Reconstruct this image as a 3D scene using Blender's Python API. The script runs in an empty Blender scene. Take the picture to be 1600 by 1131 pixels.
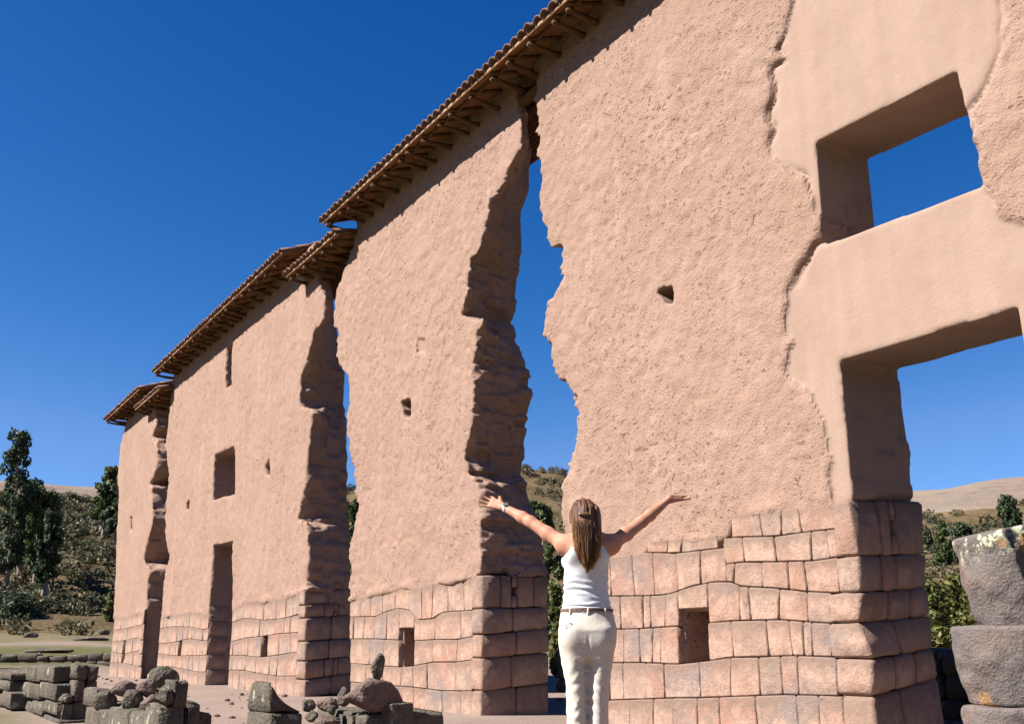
import bpy, bmesh, math, random
import numpy as np
from mathutils import Vector, Matrix
R = math.radians
random.seed(7); RNG = np.random.default_rng(11)
S = bpy.context.scene
COL = S.collection

# ------------------------------------------------------------------ camera, sky, sun, exposure
# world: X runs along the temple wall, Y into it, Z up; the wall front stands at Y = D
CH = 0.8                      # camera height
PITCH, YAW, FPX = 15.022679773518455, 30.7, 1660.0
cam = bpy.data.cameras.new('camera'); cam.lens = FPX / 1600 * 36; cam.sensor_width = 36
cam.clip_start = 0.05; cam.clip_end = 6000
camo = bpy.data.objects.new('camera', cam); COL.objects.link(camo)
camo.location = (0, 0, CH)
FWD_ANG = 180 - YAW           # heading, degrees from +X
camo.rotation_euler = (R(90 + PITCH), 0, R(FWD_ANG - 90))
S.camera = camo

SUN_AZ, SUN_EL = 252.0, 42.0  # degrees from +X, elevation
sd = Vector((math.cos(R(SUN_AZ)) * math.cos(R(SUN_EL)), math.sin(R(SUN_AZ)) * math.cos(R(SUN_EL)), math.sin(R(SUN_EL))))
sun = bpy.data.lights.new('sun', 'SUN'); sun.energy = 5.0; sun.angle = R(0.53); sun.color = (1.0, 0.95, 0.885)
suno = bpy.data.objects.new('sun', sun); COL.objects.link(suno)
suno.rotation_euler = (-sd).to_track_quat('-Z', 'Y').to_euler(); suno.location = (-10, -20, 40)

w = bpy.data.worlds.new('World'); S.world = w; w.use_nodes = True
nt = w.node_tree; bg = nt.nodes['Background']
sky = nt.nodes.new('ShaderNodeTexSky'); sky.sky_type = 'NISHITA'; sky.sun_disc = False
sky.sun_elevation = R(SUN_EL); sky.sun_rotation = math.atan2(sd.x, sd.y)
sky.altitude = 3500; sky.air_density = 1.0; sky.dust_density = 0.0; sky.ozone_density = 10.0
# deep, polarised high-altitude blue: per-channel contrast on the whole sky, never brighter than the plain sky
sp_ = nt.nodes.new('ShaderNodeSeparateColor'); cb_ = nt.nodes.new('ShaderNodeCombineColor'); nt.links.new(sky.outputs[0], sp_.inputs[0])
def _grade(i, k, pw):
    p = nt.nodes.new('ShaderNodeMath'); p.operation = 'POWER'; nt.links.new(sp_.outputs[i], p.inputs[0]); p.inputs[1].default_value = pw
    m = nt.nodes.new('ShaderNodeMath'); m.operation = 'MULTIPLY'; nt.links.new(p.outputs[0], m.inputs[0]); m.inputs[1].default_value = k
    q = nt.nodes.new('ShaderNodeMath'); q.operation = 'MINIMUM'; nt.links.new(m.outputs[0], q.inputs[0]); nt.links.new(sp_.outputs[i], q.inputs[1])
    nt.links.new(q.outputs[0], cb_.inputs[i])
_grade(0, 1.30, 3.2); _grade(1, .711, 1.455); nt.links.new(sp_.outputs[2], cb_.inputs[2])
nt.links.new(cb_.outputs[0], bg.inputs[0]); bg.inputs[1].default_value = 0.06
S.view_settings.view_transform = 'Standard'; S.view_settings.look = 'None'
S.view_settings.gamma = 1; S.view_settings.use_curve_mapping = False
S.view_settings.exposure = 1.42

# ------------------------------------------------------------------ survey helpers: sight lines of the photograph to real planes
D, T = 6.583, 0.9
_p, _a = R(PITCH), R(FWD_ANG)
HF = np.array([math.cos(_a), math.sin(_a), 0.]); HR = np.array([math.sin(_a), -math.cos(_a), 0.]); ZU = np.array([0, 0, 1.])
_F = HF * math.cos(_p) + ZU * math.sin(_p); _U = -HF * math.sin(_p) + ZU * math.cos(_p)
CP = np.array([0, 0, CH])
def ray(x, y): return _F * FPX + HR * (x - 800) - _U * (y - 565.5)
def onY(x, y, Y): r = ray(x, y); return CP + r * (Y / r[1])
def onX(x, y, X): r = ray(x, y); return CP + r * (X / r[0])
def onZ(x, y, Z=0.): r = ray(x, y); return CP + r * ((Z - CH) / r[2])
def onR(x, y, d):                       # at horizontal forward distance d
    r = ray(x, y); return CP + r * (d / (r @ HF))
def F(x, y): q = onY(x, y, D); return (q[0], q[2])
def K(x, y): q = onY(x, y, D + T); return (q[0], q[2])

# ------------------------------------------------------------------ object helpers
def link(name, me, mat=None, parent=None, smooth=True, loc=None):
    o = bpy.data.objects.new(name, me); COL.objects.link(o)
    if mat is not None and len(me.materials) == 0: me.materials.append(mat)
    if smooth: me.polygons.foreach_set('use_smooth', [True] * len(me.polygons))
    if parent is not None:
        o.parent = parent
        if parent.name in WORLDKIDS: o.location = -parent.location    # its parts are modelled in world coordinates
    if loc is not None: o.location = loc
    return o
WORLDKIDS = set()
def mesh(name, verts, faces):
    me = bpy.data.meshes.new(name)
    verts = np.asarray(verts, dtype=np.float32)
    if isinstance(faces, np.ndarray):
        k = faces.shape[1]; n = len(faces)
        me.vertices.add(len(verts)); me.vertices.foreach_set('co', verts.ravel())
        me.loops.add(n * k); me.loops.foreach_set('vertex_index', faces.astype(np.int32).ravel())
        me.polygons.add(n); me.polygons.foreach_set('loop_start', np.arange(0, n * k, k, dtype=np.int32))
        me.update(calc_edges=True); me.validate()
    else:
        me.from_pydata([tuple(map(float, v)) for v in verts], [], faces); me.update()
    return me
def empty(name, loc, label, cat, group=None, world=False):
    o = bpy.data.objects.new(name, None); COL.objects.link(o); o.location = loc
    o.empty_display_size = 0.2
    if world: WORLDKIDS.add(o.name)
    return tag(o, label, cat, group)
def tag(o, label, cat, group=None):
    o['label'] = label; o['category'] = cat
    if group: o['group'] = group
    return o
def fattr(me, name, vals):
    a = me.attributes.new(name, 'FLOAT', 'POINT'); a.data.foreach_set('value', np.asarray(vals, dtype=np.float32))

def smooth01(a): a = np.clip(a, 0, 1); return a * a * (3 - 2 * a)
def gnoise(axes, scales, seed, sharp=1):         # value noise on an axis-aligned grid, about -1..1
    rng = np.random.default_rng(seed); Ws = []; dims = []
    for ax, s in zip(axes, scales):
        q = np.asarray(ax) / s; i0 = math.floor(q.min()); n = int(math.floor(q.max()) - i0 + 2)
        W = np.zeros((len(q), n), np.float32); i = np.floor(q).astype(int) - i0; fr = smooth01((q - np.floor(q) - .5) * sharp + .5)
        W[np.arange(len(q)), i] = 1 - fr; W[np.arange(len(q)), i + 1] = fr
        Ws.append(W); dims.append(n)
    L = rng.uniform(-1, 1, dims).astype(np.float32)
    for k, W in enumerate(Ws): L = np.moveaxis(np.tensordot(W, L, axes=(1, k)), 0, k)
    return L
_TAB = np.random.default_rng(5).uniform(-1, 1, (32, 32, 32)).astype(np.float32)
def pnoise(P, s, seed=0):               # value noise at scattered points
    q = np.asarray(P, float) / s + seed * 7.31; i = np.floor(q).astype(int); f = smooth01(q - i); out = 0
    for a in (0, 1):
        for b in (0, 1):
            for c in (0, 1):
                wgt = (f[:, 0] if a else 1 - f[:, 0]) * (f[:, 1] if b else 1 - f[:, 1]) * (f[:, 2] if c else 1 - f[:, 2])
                out = out + wgt * _TAB[(i[:, 0] + a) & 31, (i[:, 1] + b) & 31, (i[:, 2] + c) & 31]
    return out
def polysdf(X, Z, loops):               # signed distance in the (X, Z) plane, negative inside
    d2 = np.full(X.shape, 1e9, np.float32); ins = np.zeros(X.shape, bool)
    for lp in loops:
        n = len(lp)
        for k in range(n):
            ax, az = lp[k]; bx, bz = lp[(k + 1) % n]
            ex, ez = bx - ax, bz - az; L2 = ex * ex + ez * ez + 1e-12
            t = np.clip(((X - ax) * ex + (Z - az) * ez) / L2, 0, 1)
            d2 = np.minimum(d2, (X - ax - t * ex) ** 2 + (Z - az - t * ez) ** 2)
            if az != bz:
                c = ((az <= Z) & (Z < bz)) | ((bz <= Z) & (Z < az))
                ins ^= c & (X < ax + (Z - az) / (bz - az) * ex)
    d = np.sqrt(d2); return np.where(ins, -d, d)
def nets(V, org, h):                    # surface nets; V negative inside -> verts, quads
    V = np.asarray(V, np.float32); s = V < 0; nx, ny, nz = V.shape
    c = np.zeros((nx - 1, ny - 1, nz - 1), np.uint8)
    offs = [(a, b, d) for a in (0, 1) for b in (0, 1) for d in (0, 1)]
    for a, b, d in offs: c += s[a:nx - 1 + a, b:ny - 1 + b, d:nz - 1 + d]
    act = (c > 0) & (c < 8); I, J, Kk = np.nonzero(act)
    idx = np.full(act.shape, -1, np.int32); idx[I, J, Kk] = np.arange(len(I))
    acc = np.zeros((len(I), 3), np.float32); cnt = np.zeros(len(I), np.float32)
    for o0 in offs:
        for ax in range(3):
            if o0[ax]: continue
            o1 = list(o0); o1[ax] = 1
            v0 = V[I + o0[0], J + o0[1], Kk + o0[2]]; v1 = V[I + o1[0], J + o1[1], Kk + o1[2]]
            m = (v0 < 0) != (v1 < 0)
            t = np.where(m, v0 / np.where(m, v0 - v1, 1), 0)
            pos = np.tile(np.array(o0, np.float32), (len(I), 1)); pos[:, ax] += t
            acc[m] += pos[m]; cnt[m] += 1
    P = np.stack([I, J, Kk], 1) + acc / cnt[:, None]
    P = P * np.asarray(h, np.float32) + np.asarray(org, np.float32)
    Q = []
    for ax in range(3):
        b, d = [(1, 2), (2, 0), (0, 1)][ax]
        sl0 = [slice(None)] * 3; sl1 = [slice(None)] * 3
        sl0[ax] = slice(0, -1); sl1[ax] = slice(1, None)
        for q in (b, d): sl0[q] = sl1[q] = slice(1, -1)
        s0, s1 = s[tuple(sl0)], s[tuple(sl1)]
        e = np.stack(np.nonzero(s0 != s1), 1)
        if not len(e): continue
        flip = s0[tuple(e.T)]
        base = e.copy(); base[:, b] += 1; base[:, d] += 1
        def cell(db, dd):
            g = base.copy(); g[:, b] += db; g[:, d] += dd; return idx[g[:, 0], g[:, 1], g[:, 2]]
        q = np.stack([cell(-1, -1), cell(0, -1), cell(0, 0), cell(-1, 0)], 1)
        q[~flip] = q[~flip][:, ::-1]; Q.append(q)
    return P, np.concatenate(Q)
def tube(pts, rad, sides=7, cap=True):
    pts = [np.asarray(p, float) for p in pts]; V = []; Fc = []
    for i, p in enumerate(pts):
        t = pts[min(i + 1, len(pts) - 1)] - pts[max(i - 1, 0)]; t = t / (np.linalg.norm(t) + 1e-9)
        u = np.cross(t, [0, 0, 1.] if abs(t[2]) < .9 else [1., 0, 0]); u /= np.linalg.norm(u); v = np.cross(t, u)
        r = rad[i] if hasattr(rad, '__len__') else rad
        for k in range(sides):
            a = 2 * math.pi * k / sides; V.append(p + r * (math.cos(a) * u + math.sin(a) * v))
    for i in range(len(pts) - 1):
        for k in range(sides):
            a, b = i * sides + k, i * sides + (k + 1) % sides
            Fc.append((a, a + sides, b + sides, b))
    if cap:
        Fc.append(tuple(range(sides))); n = (len(pts) - 1) * sides; Fc.append(tuple(n + k for k in reversed(range(sides))))
    return V, Fc
class MB:
    def __init__(s): s.v = []; s.f = []
    def add(s, V, Fc):
        b = len(s.v); s.v += [tuple(map(float, q)) for q in V]; s.f += [tuple(i + b for i in g) for g in Fc]; return s
    def mesh(s, name): return mesh(name, s.v, s.f)

# ------------------------------------------------------------------ materials
class NT:
    def __init__(s, name, rough=0.9, spec=0.2):
        s.m = bpy.data.materials.new(name); s.m.use_nodes = True; s.t = s.m.node_tree
        s.b = s.t.nodes['Principled BSDF']; s.b.inputs['Roughness'].default_value = rough
        s.b.inputs['Specular IOR Level'].default_value = spec
        s.co = s.t.nodes.new('ShaderNodeTexCoord').outputs['Object']
    def n(s, typ, **kw):
        q = s.t.nodes.new(typ)
        for k, v in kw.items(): setattr(q, k, v)
        return q
    def inp(s, sock, v):
        if hasattr(v, 'is_linked') or isinstance(v, bpy.types.NodeSocket): s.t.links.new(v, sock)
        else: sock.default_value = v
    def noise(s, scale, detail=4, rough=.55, co=None, dist=0):
        q = s.n('ShaderNodeTexNoise'); s.inp(q.inputs['Vector'], co or s.co)
        q.inputs['Scale'].default_value = scale; q.inputs['Detail'].default_value = detail
        q.inputs['Roughness'].default_value = rough; q.inputs['Distortion'].default_value = dist
        return q.outputs[0]
    def vor(s, scale, co=None, feature='F1', out=0):
        q = s.n('ShaderNodeTexVoronoi', feature=feature); s.inp(q.inputs['Vector'], co or s.co); q.inputs['Scale'].default_value = scale
        return q.outputs[out]
    def ramp(s, f, stops):
        q = s.n('ShaderNodeValToRGB'); s.inp(q.inputs[0], f); e = q.color_ramp.elements
        while len(e) < len(stops): e.new(.5)
        for el, (p, c) in zip(e, stops):
            el.position = p; el.color = (*c, 1) if hasattr(c, '__len__') else (c, c, c, 1)
        return q.outputs[0]
    def mix(s, f, a, b, mode='MIX'):
        q = s.n('ShaderNodeMix', data_type='RGBA', blend_type=mode)
        s.inp(q.inputs[0], f)
        for k, v in ((6, a), (7, b)): s.inp(q.inputs[k], (*v, 1) if isinstance(v, tuple) and len(v) == 3 else v)
        return q.outputs[2]
    def math(s, op, a, b=0., c=None, clamp=False):
        q = s.n('ShaderNodeMath', operation=op, use_clamp=clamp); s.inp(q.inputs[0], a); s.inp(q.inputs[1], b)
        if c is not None: s.inp(q.inputs[2], c)
        return q.outputs[0]
    def attr(s, name): return s.n('ShaderNodeAttribute', attribute_name=name).outputs['Fac']
    def rnd(s): return s.n('ShaderNodeObjectInfo').outputs['Random']
    def scaled(s, x, y, z):
        q = s.n('ShaderNodeMapping'); s.inp(q.inputs[0], s.co); q.inputs['Scale'].default_value = (x, y, z); return q.outputs[0]
    def done(s, col, bump=None, strength=.5, dist=.02, rough=None):
        s.inp(s.b.inputs['Base Color'], (*col, 1) if isinstance(col, tuple) and len(col) == 3 else col)
        if bump is not None:
            q = s.n('ShaderNodeBump'); q.inputs['Strength'].default_value = strength; q.inputs['Distance'].default_value = dist
            s.inp(q.inputs['Height'], bump); s.t.links.new(q.outputs[0], s.b.inputs['Normal'])
        if rough is not None: s.inp(s.b.inputs['Roughness'], rough)
        return s.m

def mat_adobe():
    m = NT('adobe', .95, .1)
    big = m.noise(.9, 5, .6); mid = m.noise(5, 5, .6); fine = m.noise(28, 4, .65); gr = m.noise(110, 2, .6)
    sm = m.attr('plaster')
    c = m.ramp(big, [(.3, (0.254, 0.162, 0.120)), (.55, (0.290, 0.190, 0.147)), (.75, (0.307, 0.207, 0.161))])
    c = m.mix(m.ramp(mid, [(.35, .5), (.65, 0.)]), c, (0.221, 0.138, 0.104))
    c = m.mix(m.ramp(fine, [(.55, 0.), (.72, .5)]), c, (0.301, 0.211, 0.171))
    pn = m.noise(17, 3, .55, m.scaled(1, 1, 1.35)); scar = m.noise(6, 4, .7, m.scaled(.6, .6, 1.6), 1.2)
    pm = m.math('MULTIPLY', m.ramp(pn, [(.60, 0.), (.66, 1.)]), m.ramp(m.noise(1.3, 4, .65), [(.44, .08), (.62, 1.)]))
    pm = m.math('MAXIMUM', pm, m.math('MULTIPLY', m.ramp(scar, [(.66, 0.), (.70, 1.)]), .8))
    c = m.mix(m.math('MULTIPLY', pm, m.math('SUBTRACT', .7, m.math('MULTIPLY', sm, .5), clamp=True)), c, (.12, .075, .052))
    cs = m.ramp(m.noise(2.2, 5, .6), [(.35, (0.251, 0.170, 0.130)), (.7, (0.280, 0.195, 0.155))])
    streak = m.noise(1, 4, .6, m.scaled(7, 7, .7))
    cs = m.mix(m.ramp(streak, [(.45, 0.), (.7, .35)]), cs, (0.320, 0.221, 0.175))
    c = m.mix(m.ramp(m.noise(.45, 5, .6), [(.35, .45), (.6, 0.)]), c, (.28, .185, .135))
    c = m.mix(m.ramp(m.noise(1, 4, .65, m.scaled(3.2, 3.2, .28)), [(.55, 0.), (.75, .45)]), c, (.37, .255, .19))
    cs = m.mix(m.ramp(m.noise(1, 5, .7, m.scaled(4.5, 4.5, .5)), [(.56, 0.), (.72, .35)]), cs, (.255, .165, .115))
    col = m.mix(sm, c, cs)
    h = m.math('ADD', m.math('MULTIPLY', fine, .75), m.math('MULTIPLY', m.noise(60, 3, .6), .55))
    h = m.math('ADD', h, m.math('MULTIPLY', mid, .35)); h = m.math('ADD', h, m.math('MULTIPLY', gr, .2))
    h = m.math('SUBTRACT', h, m.math('MULTIPLY', m.math('MULTIPLY', pm, 1.5), m.math('SUBTRACT', 1., m.math('MULTIPLY', sm, .93))))
    h = m.math('MULTIPLY', h, m.math('SUBTRACT', 1., m.math('MULTIPLY', sm, .8)))
    return m.done(col, h, .68, .034)
def mat_stone():
    m = NT('wall_stone', .9, .15)
    r = m.rnd()
    off = m.n('ShaderNodeVectorMath', operation='ADD'); m.inp(off.inputs[0], m.co)
    cb = m.n('ShaderNodeCombineXYZ'); m.inp(cb.inputs[0], m.math('MULTIPLY', r, 31.)); m.inp(cb.inputs[1], m.math('MULTIPLY', r, 17.)); m.t.links.new(cb.outputs[0], off.inputs[1])
    co = off.outputs[0]
    base = m.ramp(r, [(0., (.255, .165, .122)), (.2, (.305, .20, .145)), (.4, (.275, .155, .112)), (.55, (.29, .20, .155)), (.7, (.285, .17, .125)), (.85, (.225, .165, .135)), (1., (.30, .19, .137))])
    n1 = m.noise(4.2, 5, .65, co); n2 = m.noise(13, 5, .65, co); n3 = m.noise(55, 4, .7, co)
    c = m.mix(m.ramp(n1, [(.44, 0.), (.60, .75)]), base, (.39, .265, .20))
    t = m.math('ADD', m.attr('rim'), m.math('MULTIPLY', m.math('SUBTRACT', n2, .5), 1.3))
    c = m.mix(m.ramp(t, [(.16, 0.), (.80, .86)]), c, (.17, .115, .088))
    g = m.ramp(m.noise(1.5, 6, .75), [(.52, 0.), (.66, .8)])
    c = m.mix(g, c, (.17, .14, .13))
    red = m.ramp(m.noise(2.4, 4, .6), [(.60, 0.), (.70, .5)]); c = m.mix(red, c, (.33, .16, .115))
    c = m.mix(m.ramp(n3, [(.50, 0.), (.70, .55)]), c, (.15, .09, .07))
    h = m.math('ADD', m.math('MULTIPLY', n2, 1.), m.math('MULTIPLY', n3, .45))
    return m.done(c, h, .75, .022)
def mat_rock(name, a, b, dark, lichen=0.):
    m = NT(name, .95, .1)
    n1 = m.noise(3.0, 5, .65); n2 = m.noise(16, 5, .7); n3 = m.vor(38)
    r = m.rnd()
    c = m.mix(m.ramp(n1, [(.38, 0.), (.65, 1.)]), a, b)
    c = m.mix(m.math('MULTIPLY', r, .45), c, (.10, .078, .062))
    c = m.mix(m.ramp(n2, [(.5, 0.), (.72, .75)]), c, dark)
    if lichen:
        l = m.ramp(m.noise(7, 3, .5), [(.62, 0.), (.67, lichen)])
        c = m.mix(l, c, (.50, .50, .36))
    h = m.math('ADD', n2, m.math('MULTIPLY', n3, .6))
    return m.done(c, h, .8, .025)
def mat_wood():
    m = NT('old_wood', .85, .2)
    g = m.noise(1, 5, .6, m.scaled(40, 3, 40))
    c = m.ramp(g, [(.3, (0.056, 0.025, 0.011)), (.6, (0.124, 0.059, 0.026)), (.8, (0.174, 0.090, 0.044))])
    c = m.mix(m.math('MULTIPLY', m.rnd(), .4), c, (0.074, 0.036, 0.018))
    return m.done(c, g, .5, .01)
def mat_cane():
    m = NT('cane', .8, .2)
    g = m.noise(1, 4, .6, m.scaled(2, 60, 60))
    c = m.ramp(g, [(.3, (0.115, 0.050, 0.019)), (.55, (0.216, 0.102, 0.041)), (.8, (0.274, 0.139, 0.062))])
    return m.done(c, g, .4, .01)
def mat_tile():
    m = NT('clay_tile', .9, .15)
    n1 = m.noise(9, 5, .7)
    c = m.ramp(n1, [(.3, (0.108, 0.061, 0.040)), (.55, (0.209, 0.115, 0.076)), (.8, (0.259, 0.180, 0.130))])
    c = m.mix(m.math('MULTIPLY', m.rnd(), .5), c, (0.144, 0.094, 0.072))
    return m.done(c, m.noise(40, 4), .5, .01)
def mat_ground():
    m = NT('sandy_ground', .97, .08)
    n1 = m.noise(.35, 6, .6); n2 = m.noise(3.5, 5, .65); n3 = m.noise(30, 4, .7)
    c = m.ramp(n1, [(.3, (0.186, 0.138, 0.113)), (.6, (0.229, 0.173, 0.140)), (.8, (0.248, 0.194, 0.164))])
    c = m.mix(m.ramp(n2, [(.5, 0.), (.75, .6)]), c, (0.161, 0.116, 0.093))
    peb = m.ramp(m.vor(22), [(.0, 1.), (.22, 0.)])
    c = m.mix(m.math('MULTIPLY', peb, .35), c, (0.260, 0.220, 0.198))
    gr = m.attr('grass')
    gcol = m.ramp(m.noise(1.6, 5, .7), [(.3, (.050, .052, .020)), (.55, (.095, .090, .034)), (.75, (.155, .125, .062))])
    c = m.mix(gr, c, gcol)
    dry = m.attr('dry')
    dcol = m.ramp(m.noise(.5, 6, .7), [(.3, (0.095, 0.080, 0.042)), (.7, (0.165, 0.132, 0.078))])
    c = m.mix(dry, c, dcol)
    h = m.math('ADD', n2, m.math('MULTIPLY', n3, .4)); h = m.math('ADD', h, m.math('MULTIPLY', peb, .3))
    return m.done(c, h, .7, .03)
def mat_hill():
    m = NT('scrub_hillside', .97, .05)
    n1 = m.noise(.06, 6, .65); n2 = m.noise(.5, 6, .7)
    c = m.ramp(n1, [(.3, (0.058, 0.045, 0.023)), (.5, (0.116, 0.082, 0.045)), (.68, (0.156, 0.111, 0.065))])
    c = m.mix(m.ramp(n2, [(.52, 0.), (.68, .6)]), c, (0.034, 0.032, 0.014))
    return m.done(c, n2, 1., .6)
def mat_far():
    m = NT('far_grassland', .97, .05)
    n1 = m.noise(.012, 6, .6); n2 = m.noise(.07, 6, .7)
    c = m.ramp(n1, [(.3, (0.142, 0.103, 0.090)), (.5, (0.189, 0.146, 0.112)), (.7, (0.220, 0.178, 0.131))])
    c = m.mix(m.ramp(n2, [(.55, 0.), (.7, .7)]), c, (0.078, 0.065, 0.053))
    return m.done(c, n2, 1., 2.)
def mat_leaf(name, a, b, c3):
    m = NT(name, .6, .25)
    f = m.attr('tint')
    c = m.ramp(f, [(0., a), (.5, b), (1., c3)])
    tr = m.n('ShaderNodeBsdfTranslucent'); m.inp(tr.inputs[0], c)
    mx = m.n('ShaderNodeMixShader'); mx.inputs[0].default_value = .25
    m.done(c)
    out = [n for n in m.t.nodes if n.type == 'OUTPUT_MATERIAL'][0]
    m.t.links.new(m.b.outputs[0], mx.inputs[1]); m.t.links.new(tr.outputs[0], mx.inputs[2]); m.t.links.new(mx.outputs[0], out.inputs[0])
    return m.m
def mat_bark():
    m = NT('bark', .9, .1); g = m.noise(1, 4, .6, m.scaled(6, 6, 1))
    return m.done(m.ramp(g, [(.3, (.13, .10, .075)), (.7, (.30, .25, .20))]), g, .5, .03)
def mat_plain(name, col, rough=.8, var=.15, sc=30, bump=.2, spec=.2):
    m = NT(name, rough, spec); g = m.noise(sc, 4, .6)
    c = m.mix(m.ramp(g, [(.35, 0.), (.7, 1.)]), tuple(x * (1 - var) for x in col), tuple(min(1, x * (1 + var)) for x in col))
    return m.done(c, g, bump, .004)
ADOBE = mat_adobe(); STONE = mat_stone(); WOOD = mat_wood(); CANE = mat_cane(); TILE = mat_tile()
ROCKG = mat_rock('grey_rock', (.078, .069, .055), (.128, .108, .084), (.032, .027, .023), .35)
ROCKP = mat_rock('pink_rock', (.12, .082, .07), (.175, .122, .102), (.055, .04, .034))
GROUND = mat_ground(); HILL = mat_hill(); FAR = mat_far(); BARK = mat_bark()
LEAFD = mat_leaf('leaf_dark', (.022, .036, .018), (.04, .06, .026), (.075, .095, .04))
LEAFM = mat_leaf('leaf_mid', (.035, .055, .02), (.08, .105, .036), (.15, .17, .06))
LEAFY = mat_leaf('leaf_yellow', (.06, .075, .018), (.13, .135, .035), (.24, .21, .075))
SCRUB = mat_leaf('leaf_scrub', (.03, .035, .016), (.075, .072, .035), (.17, .135, .07))

# ------------------------------------------------------------------ terrain
def interp(r, pts): return np.interp(r, [p[0] for p in pts], [p[1] for p in pts])
def terrain(th, r):                     # th: degrees right of the camera heading
    x = np.cos(R(FWD_ANG) - np.radians(th)) * r; y = np.sin(R(FWD_ANG) - np.radians(th)) * r
    left = interp(r, [(0, 0), (37.9, 0), (38.6, .30), (60, .75), (90, 1.7), (112, 4.5), (170, 17), (225, 28), (250, 29.5), (330, 38), (520, 74), (640, 92), (760, 84), (1100, 95), (1500, 130), (3000, 120)])
    right = interp(r, [(0, 0), (30, 0), (45, .6), (90, 5.), (100, 6.), (170, 15), (240, 27.), (255, 27.5), (330, 33), (520, 68), (650, 90), (800, 78), (1100, 95), (1500, 120), (3000, 110)])
    k = smooth01((th + 18) / 14.); z = left * (1 - k) + right * k
    z = z + 13 * np.exp(-((th + 1) / 9) ** 2) * smooth01((r - 95) / 130) * smooth01((420 - r) / 150)
    P = np.stack([x.ravel(), y.ravel(), np.zeros(x.size)], 1)
    n = lambda s, q: pnoise(P, s, q).reshape(x.shape)
    f = smooth01((r - 80) / 60.)
    z = z + f * (n(26, 1) * 2.0 + n(9, 2) * .75 + n(3.5, 3) * .3) * smooth01((420 - r) / 200)
    ter = np.abs(n(14, 6) + .5 * n(40, 9)); z = z + f * smooth01((300 - r) / 60) * (np.round(z / 2.6) * 2.6 - z) * .3
    z = z + smooth01((r - 260) / 150.) * (n(170, 4) * 9 + n(60, 5) * 3.5 + n(22, 7) * 1.0)
    z = z + smooth01((r - 8) / 10) * (n(2.2, 8) * .03) * (r < 70)
    return x, y, z
def height(x, y):
    r = math.hypot(x, y); th = FWD_ANG - math.degrees(math.atan2(y, x)); th = (th + 180) % 360 - 180
    return float(terrain(np.array([th]), np.array([r]))[2][0])
ths = np.concatenate([np.arange(-180, -36, 4.), np.arange(-36, 36, .22), np.arange(36, 180.01, 4.)])
rs = np.concatenate([[0.01], np.arange(1.5, 37.5, 1.2), [37.9, 38.25, 38.6], np.arange(40, 90, 2.5), np.arange(90, 270, 1.6), np.arange(270, 700, 7), np.geomspace(700, 3000, 24)])
TH, RR = np.meshgrid(ths, rs, indexing='ij'); tx, ty, tz = terrain(TH, RR)
tz[:, 0] = 0
VI = np.arange(TH.size).reshape(TH.shape)
def terr_obj(name, mat, r0, r1):
    j = np.nonzero((rs >= r0) & (rs <= r1))[0]; sub = VI[:, j[0]:j[-1] + 1]
    q = np.stack([sub[:-1, :-1], sub[:-1, 1:], sub[1:, 1:], sub[1:, :-1]], -1).reshape(-1, 4)[:, ::-1]
    u, inv = np.unique(q, return_inverse=True); P = np.stack([tx.ravel(), ty.ravel(), tz.ravel()], 1)[u]
    me = mesh(name, P, inv.reshape(-1, 4)); r = RR.ravel()[u]; th = TH.ravel()[u]
    nn = pnoise(P * np.array([1, 1, 0]), 5., 3); lf = smooth01((-12 - th) / 6)
    px_, py_ = P[:, 0], P[:, 1]; n3_ = pnoise(P * np.array([1, 1, 0]), 1.3, 5)
    bounce_cut = np.maximum(smooth01((2.0 + .8 * nn + .4 * n3_ - py_) / 1.2), smooth01((px_ + 3.2 + .5 * nn) / 1.5)) * (r < 40)  # dark grass, mostly out of view, added to cut bounce onto shaded walls
    fattr(me, 'grass', np.maximum(bounce_cut, smooth01((r - 38.2) / .4) * smooth01((66 + 6 * nn - r) / 9) * lf + (1 - lf) * smooth01((r - 30) / 12) * .8))
    fattr(me, 'dry', smooth01((r - 62 - 8 * nn) / 8) * lf)
    o = link(name, me, mat); o['kind'] = 'structure'; return o
e1, e2 = rs[np.searchsorted(rs, 90)], rs[np.searchsorted(rs, 270)]
terr_obj('ground', GROUND, 0, e1); terr_obj('hillside', HILL, e1, e2); terr_obj('far_hills', FAR, e2, 1e9)

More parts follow.
